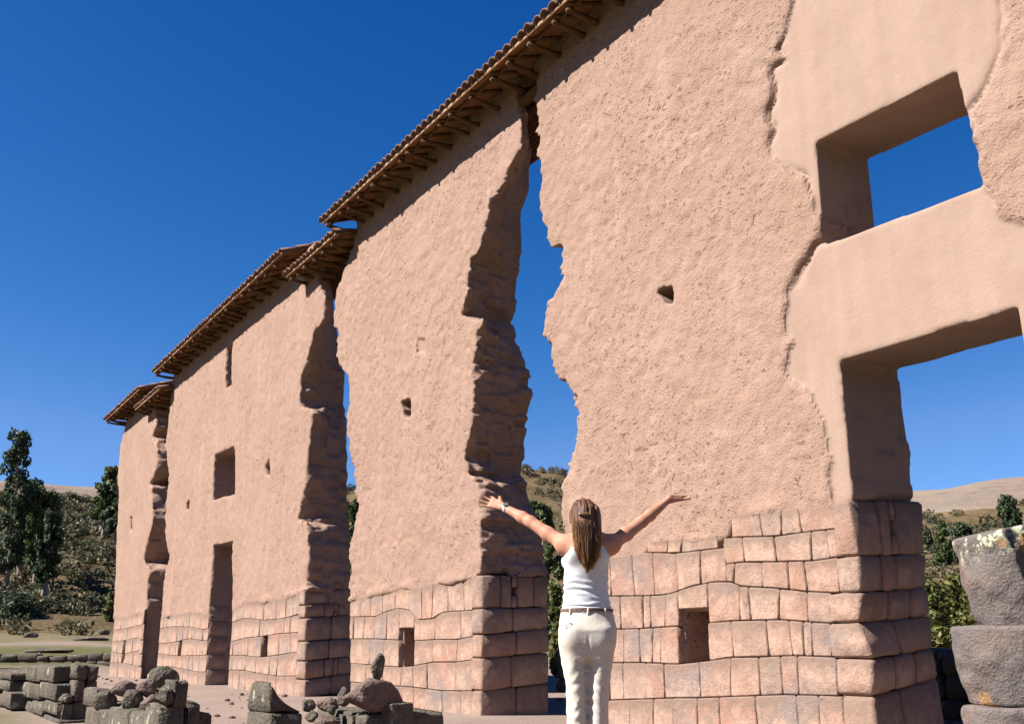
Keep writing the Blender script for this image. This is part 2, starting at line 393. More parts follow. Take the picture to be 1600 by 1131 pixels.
# ------------------------------------------------------------------ stone pieces
def pbar(vals, e): return vals
def stone_mesh(zb, zt, x0, x1, lean0, lean1, bulge, seed, y0=D, fine=False):
    """one fitted stone on the wall front: zb, zt give its lower and upper edge as functions of X"""
    wd = x1 - x0; e = min(.2, .012 / max(wd, .05))
    ss = [0, e, .5, 1 - e, 1] if not fine else [0, e, .27, .5, .73, 1 - e, 1]
    rng = random.Random(seed); G = []; rim = []
    zc = zb((x0 + x1) / 2); hh = max(.05, zt((x0 + x1) / 2) - zc); et = min(.2, .012 / hh)
    tt = [0, et, .5, 1 - et, 1] if not fine else [0, et, .27, .5, .73, 1 - et, 1]
    g = .002; tilt = rng.uniform(-.006, .006); proud = rng.uniform(-.006, .007)
    for t in tt:
        for s in ss:
            X = (x0 + g + lean0 * (t - .5)) * (1 - s) + (x1 - g + lean1 * (t - .5)) * s
            zz = (zb(X) + g) * (1 - t) + (zt(X) - g) * t
            edge = s in (0, 1) or t in (0, 1)
            if s in (0, 1) and t in (0, 1):
                X += (.010 if s == 0 else -.010); zz += (.010 if t == 0 else -.010)
            if edge: y = y0 + .001 - proud + tilt * (s - .5)
            else:
                y = y0 - .0055 - .5 * bulge * (1 - (2 * s - 1) ** 2) * (1 - (2 * t - 1) ** 2) - proud + tilt * (s - .5) + rng.uniform(-.006, .006)
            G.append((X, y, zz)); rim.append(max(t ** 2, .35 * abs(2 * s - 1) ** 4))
    n, k = len(ss), len(tt); Fc = []; dupl = {}
    for j in range(1, k - 1):
        for i in range(1, n - 1): dupl[j * n + i] = len(G); G.append(G[j * n + i]); rim.append(rim[j * n + i])
    for j in range(k - 1):
        for i in range(n - 1):
            q = j * n + i; f = (q, q + 1, q + n + 1, q + n)
            if 0 < i < n - 2 and 0 < j < k - 2: f = tuple(dupl[x] for x in f)
            Fc.append(f)
    ring = [i for i in range(n)] + [j * n + n - 1 for j in range(1, k)] + [(k - 1) * n + i for i in range(n - 2, -1, -1)] + [j * n for j in range(k - 2, 0, -1)]
    b = len(G)
    for i in ring: G.append((G[i][0], y0 + .16, G[i][2])); rim.append(rim[i])
    m = len(ring)
    for q in range(m): Fc.append((ring[(q + 1) % m], ring[q], b + q, b + (q + 1) % m))
    me = mesh('stone', G, Fc); fattr(me, 'rim', rim); return me
def block_mesh(c8, bulge=.02, e=.12, seed=0, jit=.006, name='stone', lip=0.):
    """rounded, bulging block; c8[u][v][w] are its corners (u along X, v along Y, w along Z)"""
    rng = random.Random(seed); ps = [0, e, .5, 1 - e, 1]; n = 5; idx = {}; V = []; rim = []; Fc = []
    c8 = np.array(c8, float); size = [np.linalg.norm(c8[1, 0, 0] - c8[0, 0, 0]), np.linalg.norm(c8[0, 1, 0] - c8[0, 0, 0]), np.linalg.norm(c8[0, 0, 1] - c8[0, 0, 0])]
    ctr = c8.reshape(-1, 3).mean(0); mn = min(size)
    def tri(q):
        u, v, w_ = q; return sum(c8[a, b, c] * ((u if a else 1 - u) * (v if b else 1 - v) * (w_ if c else 1 - w_)) for a in (0, 1) for b in (0, 1) for c in (0, 1))
    def vert(i, j, k):
        if (i, j, k) in idx: return idx[i, j, k]
        q = []
        for ax, h in enumerate((i, j, k)):
            ee = min(.3, e * mn / max(size[ax], 1e-6)); q.append([0, ee, .5, 1 - ee, 1][h])
        ext = sum(h in (0, 4) for h in (i, j, k))
        pull = {0: 0, 1: 0, 2: .3, 3: .45}[ext] * e * mn
        p = tri(q); qc = [.5 + (x - .5) * (1 - 1e-9) for x in q]
        for ax, h in enumerate((i, j, k)):
            dirv = (c8[tuple([1 if a == ax else 0 for a in range(3)])] - c8[0, 0, 0]); dirv = dirv / (np.linalg.norm(dirv) + 1e-9)
            o = [x for a, x in enumerate(q) if a != ax]
            if h in (0, 4):
                bl = bulge * (1 - (2 * o[0] - 1) ** 2) * (1 - (2 * o[1] - 1) ** 2) * (1 + lip * (.5 - q[2]) * 2 if ax < 2 else 1)
                p = p + dirv * ((1 if h == 4 else -1) * (bl - pull))
        p = p + np.array([rng.uniform(-jit, jit) for _ in range(3)])
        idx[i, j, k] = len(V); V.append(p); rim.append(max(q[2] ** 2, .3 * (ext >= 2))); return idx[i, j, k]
    for ax in range(3):
        for side in (0, 4):
            for a in range(4):
                for b in range(4):
                    def mk(a, b):
                        t = [0, 0, 0]; t[ax] = side; t[(ax + 1) % 3] = a; t[(ax + 2) % 3] = b; return vert(*t)
                    f = (mk(a, b), mk(a + 1, b), mk(a + 1, b + 1), mk(a, b + 1))
                    Fc.append(f if side else f[::-1])
    me = mesh(name, V, Fc); fattr(me, 'rim', rim); return me
def box8(x0, x1, y0, y1, z0, z1): return [[[(x, y, z) for z in (z0, z1)] for y in (y0, y1)] for x in (x0, x1)]
def put_block(c8, parent, hole=False, **kw):
    if not hole: link('stone', block_mesh(c8, seed=sd_(), **kw), STONE, parent); return
    c = np.array(c8, float)
    for t0, t1 in ((0., .36), (.66, 1.)):            # a peg hole left between two short stones
        q = c.copy(); q[:, :, 0] = c[:, :, 0] * (1 - t0) + c[:, :, 1] * t0; q[:, :, 1] = c[:, :, 0] * (1 - t1) + c[:, :, 1] * t1
        link('stone', block_mesh(q, seed=sd_(), **kw), STONE, parent)
def pl(pts, px=True):                   # polyline in picture points on the wall front -> function of X
    q = sorted(F(*p) for p in pts) if px else sorted(pts)
    xs = [a for a, _ in q]; zs = [b for _, b in q]
    return lambda X: float(np.interp(X, xs, zs))
SEED = [100]
def sd_(): SEED[0] += 1; return SEED[0]
def course(parent, lo, hi, xs, bulge=.02, over=None, skip=(), fine=False, y0=D):
    """one course of fitted stones between the edges lo(X) and hi(X), joints at the given X"""
    nolean = {q + d_ for q in list(skip) + list(over or ()) for d_ in (0, 1)}
    for i in range(len(xs) - 1):
        if i in skip: continue
        b, t = lo, hi
        if over and i in over:
            if over[i][0] is not None: b = (lambda X, q=over[i][0]: q)
            if over[i][1] is not None: t = (lambda X, q=over[i][1]: q)
        lean = lambda q: random.Random(int(xs[q] * 1e4)).uniform(-.035, .035) if 0 < q < len(xs) - 1 and q not in nolean else 0.
        me = stone_mesh(b, t, xs[i], xs[i + 1], lean(i), lean(i + 1), bulge, sd_(), y0, fine)
        link('stone', me, STONE, parent)
def fx(xs, y): return [F(x, y)[0] for x in xs]

# ------------------------------------------------------------------ adobe walls
def adobe(parent, front, back, h, zstone, niches=(), holes=(), plaster=None, stone_inset=.05, seed=1, zmin=-.25, ztop=8.3, amp=1., pl_step=.028):
    """front, back: lists of loops in (X, Z); zstone(X): top of the stone base"""
    xs = np.array([p[0] for lp in front + back for p in lp]); x0, x1 = xs.min() - .2, xs.max() + .2
    ax = np.arange(x0, x1, h); ay = np.arange(D - .16, D + T + .2, h * 1.0); az = np.arange(zmin - .1, ztop + .1, h)
    X2, Z2 = np.meshgrid(ax, az, indexing='ij'); X2 = X2.astype(np.float32); Z2 = Z2.astype(np.float32)
    sf = polysdf(X2, Z2, front); sb = polysdf(X2, Z2, back)
    zs = np.array([zstone(x) for x in ax], np.float32)[:, None]
    n2 = lambda s, q: gnoise((ax, az), (s, s), seed * 50 + q)
    rough = .018 * n2(.9, 1) + .005 * n2(.33, 2) + .004 * n2(.14, 3) + .005 * n2(.08, 4) + .006 * n2(.055, 14)
    lump = n2(.11, 5); rough = rough - .022 * np.clip(-lump - .45, 0, 1) + .014 * np.clip(n2(.22, 6) - .35, 0, 1)
    pm = np.zeros_like(X2)
    if plaster:
        wob = .05 * n2(.35, 7) + .03 * n2(.12, 8)
        for lp in plaster:
            sdp = polysdf(X2, Z2, [lp]) + wob; pm = np.maximum(pm, smooth01(.5 - sdp / (h * 2.6)))
            groove = np.exp(-((sdp + .012) / .026) ** 2) * smooth01(.55 + 1.2 * n2(.5, 13))
    rough = rough * amp * (1 - .8 * pm) - pl_step * pm - (.045 * groove if plaster else 0)      # plastered area lies back
    rough = rough + .030 * np.exp(-((Z2 - zs - .01) / .07) ** 2) * smooth01(.3 + 1.3 * n2(.4, 15))
    inst = smooth01((zs - .03 + .03 * n2(.2, 9) - Z2) / .05)  # behind the stones
    front_y = D - rough * (1 - .75 * inst) + inst * stone_inset
    n3 = lambda s, q, sharp=1: gnoise((ax, ay, az), s, seed * 50 + 20 + q, sharp)
    tY = smooth01((ay - D) / T)[None, :, None]
    reg = sf[:, None, :] * (1 - tY) + sb[:, None, :] * tY
    ero = .030 * n3((.5, .4, .5), 1) + .022 * n3((.22, .2, .2), 2) + .014 * n3((.09, .09, .09), 4) + .012 * n3((.055, .055, .05), 7)
    strat = .045 * n3((.55, .34, .135), 3, 4.5) + .026 * n3((.3, .2, .075), 5, 4) + .022 * np.tanh(2.6 * n3((.8, .6, .4), 8))   # broken mud bricks
    so = polysdf(X2, Z2, front[:1]); ragged = (1 - .93 * smooth01((-so - .3) / .25))[:, None, :]
    smooth_open = pm[:, None, :]
    reg = reg + ragged * (ero + strat * (Z2[:, None, :] > zs[:, None, :])) * (1 - .85 * smooth_open)
    V = np.maximum(reg, (front_y[:, None, :] - ay[None, :, None]))
    V = np.maximum(V, ay[None, :, None] - (D + T) - .02 * n3((.4, .4, .4), 6))
    V = np.maximum(V, np.maximum(az[None, None, :] - ztop, zmin - az[None, None, :]))
    Y3 = ay[None, :, None]
    for (lp, dep) in niches:                                   # recesses that do not go through
        q = polysdf(X2, Z2, [lp]) + .012 * n2(.12, 11)
        V = np.maximum(V, -np.maximum(q[:, None, :], Y3 - (D + dep)))
    for (lp, dep) in holes:                                    # worn holes with ragged edges
        q = polysdf(X2, Z2, [lp]) + .03 * n2(.1, 12)
        V = np.maximum(V, -np.maximum(q[:, None, :], Y3 - (D + dep)))
    P, Q = nets(V, (ax[0], ay[0], az[0]), (h, h, h))
    me = mesh('adobe_core', P, Q)
    ii = np.clip(((P[:, 0] - ax[0]) / h).round().astype(int), 0, len(ax) - 1); kk = np.clip(((P[:, 2] - az[0]) / h).round().astype(int), 0, len(az) - 1)
    fattr(me, 'plaster', pm[ii, kk])
    return link('adobe_core', me, ADOBE, parent)
def rect(x0, y0, x1, y1): return [F(x0, y0), F(x1, y0), F(x1, y1), F(x0, y1)]

# --- wall A: the near wall with the doorway and the window
wa = empty('adobe_wall', (-8, D, 0), 'near red adobe ruin wall with smooth plastered doorway and square window opening, behind the woman', 'ruin wall', 'standing pieces of the temple wall', True)
wa_l = [F(*p) for p in [(835, 165), (840, 200), (838, 235), (845, 262), (843, 300), (848, 340), (850, 370), (858, 384), (873, 378), (876, 400), (879, 425), (872, 445), (860, 465), (855, 490), (853, 520), (860, 545), (857, 575), (868, 592), (880, 600), (884, 615), (896, 625), (900, 650), (904, 670), (901, 690), (893, 710), (886, 730), (880, 755), (879, 800), (880, 850), (884, 930), (888, 1000), (889, 1080), (889, 1131)]]
xl = wa_l[0][0]; XR = -2.3
dTL, dTR = F(1308, 563), F(1585, 478); jS = F(1328, 781)
door = [(-4.1, -.6), (dTR[0], dTR[1]), dTL, jS, (jS[0] - .16, jS[1] - .05), (jS[0] - .10, -.6)]
af = [[(xl, 8.6), (XR, 8.6), (XR, -.6)] + door + [(wa_l[-1][0], -.6)] + wa_l[::-1], [F(1270, 222), F(1490, 110), F(1531, 290), F(1283, 382)]]
q1, q2 = K(1405, 578), K(1594, 527)
w1, w2 = K(1357, 250), K(1507, 183)
doorb = [(-4.05, -.6), (dTR[0] + .02, q2[1]), q1, (q1[0] + .03, 2.05), (jS[0] - .2, 1.9), (jS[0] - .14, -.6)]
ab = [[(xl - .1, 8.6), (XR, 8.6), (XR, -.6)] + doorb + [(wa_l[-1][0] - .1, -.6)] + [(x - .12, z) for x, z in wa_l[::-1]], [w1, (w1[0] + (w2[0] - w1[0]) * 1.35, w1[1] + (w2[1] - w1[1]) * 1.35), (w1[0] + (w2[0] - w1[0]) * 1.5, 4.06), (w1[0], 4.09)]]
ztA = pl([(889, 878), (955, 868), (1000, 865), (1013, 845), (1066, 842), (1121, 837), (1136, 832), (1143, 804), (1190, 798), (1249, 794), (1305, 786), (1330, 781), (1345, 781)])
crack = [(1240, -60), (1233, 10), (1226, 50), (1212, 75), (1228, 85), (1205, 110), (1208, 130), (1192, 175), (1204, 200), (1205, 235), (1222, 255), (1238, 265), (1262, 290), (1280, 345), (1280, 372), (1258, 395), (1248, 425), (1228, 455), (1222, 500), (1224, 525), (1238, 532), (1228, 550), (1230, 590), (1255, 605), (1275, 630), (1290, 660), (1296, 720), (1300, 775)]
pR = [(1345, 800), (1700, 700), (1700, 340), (1600, 338), (1568, 330), (1560, 300), (1538, 290), (1532, 262), (1522, 215), (1516, 170), (1540, 120), (1560, 60), (1568, 0), (1575, -80)]
plA = [[F(*p) for p in crack + pR]]
adobe(wa, af, ab, .025, ztA, niches=[(rect(1063, 953, 1106, 1042), .45)], holes=[([F(1020, 458), F(1047, 446), F(1049, 472), F(1037, 474), F(1032, 462)], .3)], plaster=plA, seed=1, ztop=8.25)
# stones of wall A, course by course
GRD = lambda X: -.05
L1 = pl([(880, 1096), (1000, 1092), (1062, 1090), (1092, 1090), (1141, 1088), (1223, 1085), (1279, 1086), (1360, 1089)])
L2 = pl([(880, 1036), (1000, 1035), (1062, 1037), (1108, 1032), (1141, 1027), (1246, 1024), (1318, 1027), (1370, 1029)])
L3 = pl([(880, 985), (1000, 982), (1062, 978), (1105, 973), (1144, 970), (1220, 968), (1269, 972), (1328, 975), (1367, 976)])
L4 = pl([(880, 932), (990, 931), (1030, 930), (1049, 927), (1082, 916), (1112, 909), (1144, 909), (1157, 916), (1217, 919), (1259, 924), (1299, 926), (1348, 926)])
L5a = pl([(880, 876), (955, 869), (990, 866), (1000, 863), (1059, 864), (1112, 858), (1136, 855)])
L5b = pl([(1136, 881), (1164, 878), (1210, 878), (1272, 876), (1312, 870), (1348, 868)])
L6a = pl([(1013, 845), (1066, 842), (1121, 837)])
L6b = pl([(1131, 841), (1161, 839), (1212, 838), (1267, 830), (1312, 826), (1345, 826)])
L7 = pl([(1143, 804), (1190, 798), (1249, 794), (1305, 786), (1335, 781)])
AL = F(889, 1080)[0]; cA = lambda y: F({1140: 1364, 1060: 1362, 1000: 1350, 950: 1342, 900: 1346, 850: 1342, 800: 1330}[y], y)[0]
def addc(lo, hi, pxs, y, **kw):         # course from picture joints; ends short of the corner block
    xs = [AL] + fx(pxs, y); course(wa, lo, hi, xs, fine=True, **kw)
addc(GRD, L1, [920, 951, 985, 1021, 1052, 1090, 1125, 1183, 1247, 1280, 1318], 1110, bulge=.012)
addc(L1, L2, [915, 952, 974, 1010, 1038, 1094, 1142, 1187, 1222, 1248, 1309], 1060, bulge=.02)
o1 = F(1062, 1042)[1]; o2 = F(1062, 952)[1]
addc(L2, L3, [914, 946, 975, 1000, 1020, 1033, 1061, 1107, 1145, 1200, 1236, 1256, 1270, 1300], 1000, bulge=.022, skip=(7,))
addc(L3, L4, [912, 948, 970, 1005, 1016, 1040, 1061, 1107, 1157, 1172, 1218, 1262, 1300], 945, bulge=.026, over={7: (o2, None)})
addc(L4, L5a, [925, 955, 990, 1021, 1058, 1096, 1136], 890, bulge=.028)
course(wa, L4, L5b, fx([1136.5, 1148, 1192, 1233, 1259, 1312], 900), bulge=.022, fine=True)
course(wa, L5a, L6a, fx([1012, 1044, 1066, 1122], 850), bulge=.012)
course(wa, L5b, L6b, fx([1131, 1162, 1212, 1268, 1294, 1310], 855), bulge=.022, fine=True)
course(wa, L6b, L7, fx([1143, 1190, 1222, 1250, 1305], 815), bulge=.015, fine=True)
# door jamb of wall A: corner stones and bulging blocks through the wall's thickness
jz = [(1140, -.25, -.25), None]
jl = [((1328, 781), (1440, 783)), ((1344, 868), (1443, 865)), ((1348, 925), (1446, 917)), ((1342, 973), (1451, 962)), ((1366, 1029), (1456, 1013)), ((1366, 1088), (1463, 1059))]
jf = [F(*a) for a, b in jl] + [(-5.74, -.12)]; jb = [K(*b) for a, b in jl] + [(-5.88, -.12)]
jf = [(x + o, z) for (x, z), o in zip(jf, (0, 0, 0, .015, 0, 0, 0))]
cx = [1305, 1310, 1298, 1298, 1309, 1318]; joints = [[.0, .34, .50, .58, 1], [0, .30, .52, 1], [0, .38, .72, 1], [0, .45, 1], [0, .33, .66, 1], [0, .4, 1]]
fronts = [F(cx[i], [800, 850 + 48, 950, 1000, 1060, 1110][i])[0] for i in range(6)]
fronts[0] = F(1305, 820)[0]
for i in range(6):
    (xt, zt), (xb, zb) = jf[i], jf[i + 1]; (kxt, kzt), (kxb, kzb) = jb[i], jb[i + 1]
    js = joints[i]
    for j in range(len(js) - 1):
        a, b = js[j], js[j + 1]; g = .006
        xi = fronts[i] + .005 if j == 0 else min(xt, xb) - .3
        def fa(s, top): 
            return ((1 - s) * xt + s * kxt, (1 - s) * zt + s * kzt - g) if top else ((1 - s) * xb + s * kxb, (1 - s) * zb + s * kzb + g)
        c8 = [[[None] * 2 for _ in range(2)] for _ in range(2)]
        for v, s in ((0, a), (1, b)):
            ys = D + s * T * 1.02 + (g if v == 0 else -g) - (.03 if s == 0 else 0)
            for w_ in (0, 1):
                X, Zz = fa(s, w_ == 1)
                c8[1][v][w_] = (X + random.uniform(0, .012), ys, Zz); c8[0][v][w_] = (xi, ys, Zz)
        put_block(c8, wa, (i, j) == (0, 2), bulge=.026 if j else .02, e=.10, lip=.6)

# --- wall B: the pier left of the woman
wb = empty('adobe_wall', (-14, D, 0), 'tall ragged adobe pier between the two gaps, just left of the woman', 'ruin wall', 'standing pieces of the temple wall', True)
bl = [F(*p) for p in [(557, 347), (550, 390), (536, 427), (523, 451), (520, 511), (526, 521), (525, 555), (536, 579), (546, 583), (546, 619), (541, 652), (541, 676), (546, 707), (558, 767), (561, 786), (552, 835), (547, 871), (546, 926), (548, 969), (549, 1030), (549, 1100)]]
bfr = [F(*p) for p in [(808, 150), (812, 190), (812, 235), (800, 262), (790, 281), (763, 309), (757, 339), (752, 373), (735, 406), (729, 451), (719, 494), (750, 506), (744, 529), (742, 595), (740, 651), (730, 715), (733, 735), (750, 752), (750, 829), (752, 895)]]
bbk = [K(*p) for p in [(823, 165), (826, 195), (832, 240), (828, 261), (827, 300), (815, 330), (814, 345), (816, 393), (816, 405), (808, 460), (800, 503), (804, 508), (814, 540), (829, 588), (828, 623), (820, 705), (816, 738), (824, 756), (850, 850), (857, 900)]]
top = 8.6; xbL = bl[0][0]
rx = F(752, 990)[0] - .13
bf = [[(xbL, top), (bfr[0][0], top)] + bfr + [(rx, bfr[-1][1] - .03), (rx, -.6), (bl[-1][0], -.6)] + bl[::-1]]
bb = [[(xbL - .1, top), (bbk[0][0], top)] + bbk + [(rx, bbk[-1][1] - .05), (rx, -.6), (bl[-1][0] - .1, -.6)] + [(x - .1, z) for x, z in bl[::-1]]]
F5 = pl([(540, 939), (547, 938), (579, 929), (599, 924), (618, 918), (639, 917), (660, 916), (678, 910), (697, 909), (727, 905), (745, 899), (754, 898)])
adobe(wb, bf, bb, .025, F5, niches=[(rect(625, 981, 646, 1043), .4)], holes=[([F(626, 628), F(640, 622), F(642, 648), F(632, 654)], .35), (rect(651, 528, 664, 552), .03)], seed=2, ztop=8.25)
F1 = pl([(540, 1064), (547, 1065), (629, 1072), (646, 1073), (690, 1079), (756, 1079)])
F2 = pl([(540, 1036), (548, 1036), (627, 1042), (646, 1040), (678, 1034), (715, 1034), (756, 1028)])
F3 = pl([(540, 998), (588, 998), (625, 1000), (648, 1001), (678, 999), (715, 999), (756, 991)])
F4 = pl([(540, 964), (588, 963), (599, 957), (622, 950), (640, 953), (655, 968), (678, 966), (692, 956), (756, 952)])
BL = F(548, 1000)[0]
def bco(lo, hi, pxs, y, **kw): course(wb, lo, hi, fx([547.5] + pxs, y), fine=True, **kw)
bco(GRD, F1, [570, 596, 622, 646, 664, 691, 720, 740], 1095, bulge=.008)
bco(F1, F2, [572, 598, 627, 646, 668, 712, 738], 1055, bulge=.014)
b1, b2 = F(635, 1042)[1], F(635, 981)[1]
bco(F2, F3, [578, 600, 624, 647, 677, 715, 740], 1015, bulge=.016, skip=(3,))
bco(F3, F4, [553, 569, 586, 605, 624, 647, 680, 720, 739], 980, bulge=.018, over={5: (b2, None)})
bco(F4, F5, [565, 580, 598, 618, 640, 660, 677, 700, 725, 738], 935, bulge=.02)
bz = [((754, 898), (858, 900)), ((756, 950), (858, 948)), ((755, 991), (860, 981)), ((756, 1028), (860, 1019)), ((754, 1079), (860, 1067)), ((753, 1121), (860, 1107))]
bxi = [738, 739, 740, 738, 740]; jj = [[0, .27, .43, .52, .78, 1], [0, .45, 1], [0, .5, 1], [0, .42, 1], [0, .5, 1]]
for i in range(5):
    (ft, kt), (fb, kb) = bz[i], bz[i + 1]; xt, zt = F(*ft); xb, zb = F(*fb); kxt, kzt = K(*kt); kxb, kzb = K(*kb)
    if i == 4: zb = kzb = -.15
    xcol = (xt + xb) / 2 + random.uniform(-.012, .012); xk = (kxt + kxb) / 2 - .02
    for j in range(len(jj[i]) - 1):
        a, b = jj[i][j], jj[i][j + 1]; g = .006
        xi = F(bxi[i], (ft[1] + fb[1]) / 2)[0] + .005 if j == 0 else xcol - .3
        c8 = [[[None] * 2 for _ in range(2)] for _ in range(2)]
        for v, s in ((0, a), (1, b)):
            ys = D + s * T + (g if v == 0 else -g) - (.03 if s == 0 else 0)
            for w_ in (0, 1):
                Zz = ((1 - s) * zt + s * kzt - g) if w_ else ((1 - s) * zb + s * kzb + g)
                c8[1][v][w_] = (xcol * (1 - s) + xk * s, ys, Zz); c8[0][v][w_] = (xi, ys, Zz)
        put_block(c8, wb, (i, j) == (0, 2), bulge=.016, e=.09, lip=.4)

# --- wall C: longer piece with window, doorway and slit
wc = empty('adobe_wall', (-23, D, 0), 'long adobe wall piece with a dark doorway, a square window above it and a slit under the eaves', 'ruin wall', 'standing pieces of the temple wall', True)
cl = [F(*p) for p in [(268, 600), (264, 639), (261, 670), (257, 697), (264, 736), (263, 756), (258, 783), (258, 833), (264, 869), (257, 887), (252, 941), (250, 986), (248, 1067)]]
cfr = [F(*p) for p in [(494, 430), (509, 463), (506, 499), (491, 518), (482, 560), (470, 585), (468, 633), (492, 644), (486, 660), (483, 694), (478, 715), (476, 761), (467, 808), (480, 819), (482, 847), (479, 922)]]
cbk = [K(*p) for p in [(516, 440), (522, 463), (524, 499), (530, 530), (535, 560), (540, 585), (538, 635), (541, 642), (541, 660), (543, 694), (543, 715), (543, 761), (545, 800), (546, 816), (547, 847), (548, 922)]]
rcx = F(478, 1000)[0] - .2
cf = [[(cl[0][0], 8.8), (cfr[0][0], 8.8)] + cfr + [(rcx, cfr[-1][1] - .03), (rcx, -.6), (cl[-1][0], -.6)] + cl[::-1]]
cb = [[(cl[0][0] - .1, 8.8), (cbk[0][0], 8.8)] + cbk + [(rcx, cbk[-1][1] - .05), (rcx, -.6), (cl[-1][0] - .1, -.6)] + [(x - .1, z) for x, z in cl[::-1]]]
drc = [F(333, 852), F(363, 846), (F(360, 1080)[0], -.4), (F(320, 1080)[0], -.4)]
wnc = [F(335, 711), F(366, 697), F(366, 771), F(333, 781)]
slc = [F(353, 545), F(363, 530), F(361, 600), F(352, 606)]
for lp in (drc, wnc, slc): cf.append(lp); cb.append([(x + (.0), z) for x, z in lp])
ztC = pl([(240, 970), (252, 964), (300, 955), (319, 959), (364, 950), (386, 941), (413, 940), (450, 932), (476, 924), (490, 922)])
adobe(wc, cf, cb, .04, ztC, niches=[(rect(407, 989, 420, 1038), .4), (rect(277, 996, 285, 1032), .4)], holes=[([F(413, 726), F(421, 718), F(421, 742), F(414, 742)], .3), ([F(290, 785), F(294, 781), F(294, 795), F(290, 795)], .3)], seed=3, ztop=8.4)
def rows(parent, x0, x1, zt, n, seed, gaps=(), wmin=.3, wmax=.62):
    """fitted courses for the farther walls; gaps are (xa, xb, za, zb) left open"""
    rng = random.Random(seed)
    lev = [(lambda X, k=k, ph=rng.uniform(0, 6): zt(X) * (k / n) + (.035 * math.sin(X * 1.1 + ph) if 0 < k < n else 0)) for k in range(n + 1)]
    lev[0] = GRD
    for k in range(n):
        cuts = [x0]
        while cuts[-1] < x1 - wmax: cuts.append(cuts[-1] + rng.uniform(wmin, wmax))
        cuts.append(x1)
        zr = .5 * (lev[k](.5 * (x0 + x1)) + lev[k + 1](.5 * (x0 + x1))); gaps_ = [((ga(zr) if callable(ga) else ga), gb, za, zb) for ga, gb, za, zb in gaps]
        for ga, gb, za, zb in gaps_:
            mid = .5 * (lev[k]((ga + gb) / 2) + lev[k + 1]((ga + gb) / 2))
            if za < mid < zb: cuts = [c for c in cuts if not (ga - .16 < c < gb + .16) or c in (x0, x1)] + [ga, gb]
        cuts = sorted(cuts)
        for a, b in zip(cuts[:-1], cuts[1:]):
            m = (a + b) / 2; zm = .5 * (lev[k](m) + lev[k + 1](m))
            if any(ga - .01 <= m <= gb + .01 and za < zm < zb for ga, gb, za, zb in gaps_): continue
            link('stone', stone_mesh(lev[k], lev[k + 1], a, b, 0., 0., .02, sd_()), STONE, parent)
def gp(px0, y0, px1, y1): a = F(px0, y1); b = F(px1, y0); return (a[0], b[0], a[1] - .0, b[1])
dg0, dg1 = F(320, 1076), F(332, 868)
dgx = lambda z: dg0[0] + (dg1[0] - dg0[0]) * (z - dg0[1]) / (dg1[1] - dg0[1])
dgap = (dgx, F(361, 1000)[0], -1, 3.)
rows(wc, cl[-2][0], F(466, 1000)[0], ztC, 5, 31, gaps=[dgap, gp(407, 989, 420, 1038), gp(277, 996, 285, 1032)])
def endblocks(parent, xi, fpts, kpts, joints, seed, peg=None):
    for i in range(len(fpts) - 1):
        xt, zt = F(*fpts[i]); xb, zb = F(*fpts[i + 1]); kxt, kzt = K(*kpts[i]); kxb, kzb = K(*kpts[i + 1]); xc = (xt + xb) / 2; xk = (kxt + kxb) / 2
        js = joints[i % len(joints)]
        for j in range(len(js) - 1):
            a, b = js[j], js[j + 1]; g = .008; x_in = xi + .005 if j == 0 else xc - .3
            c8 = [[[None] * 2 for _ in range(2)] for _ in range(2)]
            for v, s in ((0, a), (1, b)):
                ys = D + s * T + (g if v == 0 else -g) - (.03 if s == 0 else 0)
                for w_ in (0, 1):
                    Zz = ((1 - s) * zt + s * kzt - g) if w_ else ((1 - s) * zb + s * kzb + g)
                    c8[1][v][w_] = (xc * (1 - s) + xk * s, ys, Zz); c8[0][v][w_] = (x_in, ys, Zz)
            put_block(c8, parent, peg == (i, j), bulge=.02, e=.1, lip=.4)
endblocks(wc, F(466, 1000)[0], [(477, 922), (478, 945), (479, 965), (479, 1002), (478, 1033), (478, 1062), (478, 1092)], [(548, 921), (549, 942), (549, 961), (549, 997), (549, 1025), (549, 1051), (549, 1078)], [[0, .5, 1], [0, .4, .60, .70, 1], [0, .55, 1]], 5, (1, 2))
# jamb stones inside the doorway of wall C
xd0 = F(320, 1000)[0]
for k in range(5):
    z0, z1 = 1.72 * k / 5 + .008, 1.72 * (k + 1) / 5 - .008
    for (a, b) in ((.02, .45), (.46, .9)):
        link('stone', block_mesh(box8(xd0 - .25, dgx((z0 + z1) / 2) - .005 + random.uniform(0, .02), D + a, D + b, z0, z1), .02, .1, sd_(), lip=.3), STONE, wc)

# --- wall D: farthest piece
wd = empty('adobe_wall', (-32.5, D, 0), 'farthest adobe wall piece at the left end of the row, with a narrow niche low down', 'ruin wall', 'standing pieces of the temple wall', True)
dl = [F(*p) for p in [(197, 655), (194, 670), (187, 697), (183, 751), (185, 774), (182, 833), (180, 896), (176, 959), (173, 1031), (171, 1070)]]
dfr = [F(*p) for p in [(243, 640), (243, 666), (238, 680), (246, 697), (244, 736), (232, 756), (239, 760), (237, 769), (238, 815), (234, 833), (223, 876), (234, 887), (230, 914), (227, 950)]]
dbk = [(x + .12, z) for x, z in dfr]
rdx = F(224, 1000)[0] - .2
df = [[(dl[0][0], 8.6), (dfr[0][0], 8.6)] + dfr + [(rdx, dfr[-1][1] - .03), (rdx, -.6), (dl[-1][0], -.6)] + dl[::-1]]
db = [[(dl[0][0] - .1, 8.6), (dbk[0][0], 8.6)] + dbk + [(rdx, dbk[-1][1] - .05), (rdx, -.6), (dl[-1][0] - .1, -.6)] + [(x - .1, z) for x, z in dl[::-1]]]
ztD = pl([(165, 967), (180, 963), (200, 964), (225, 957), (235, 955)])
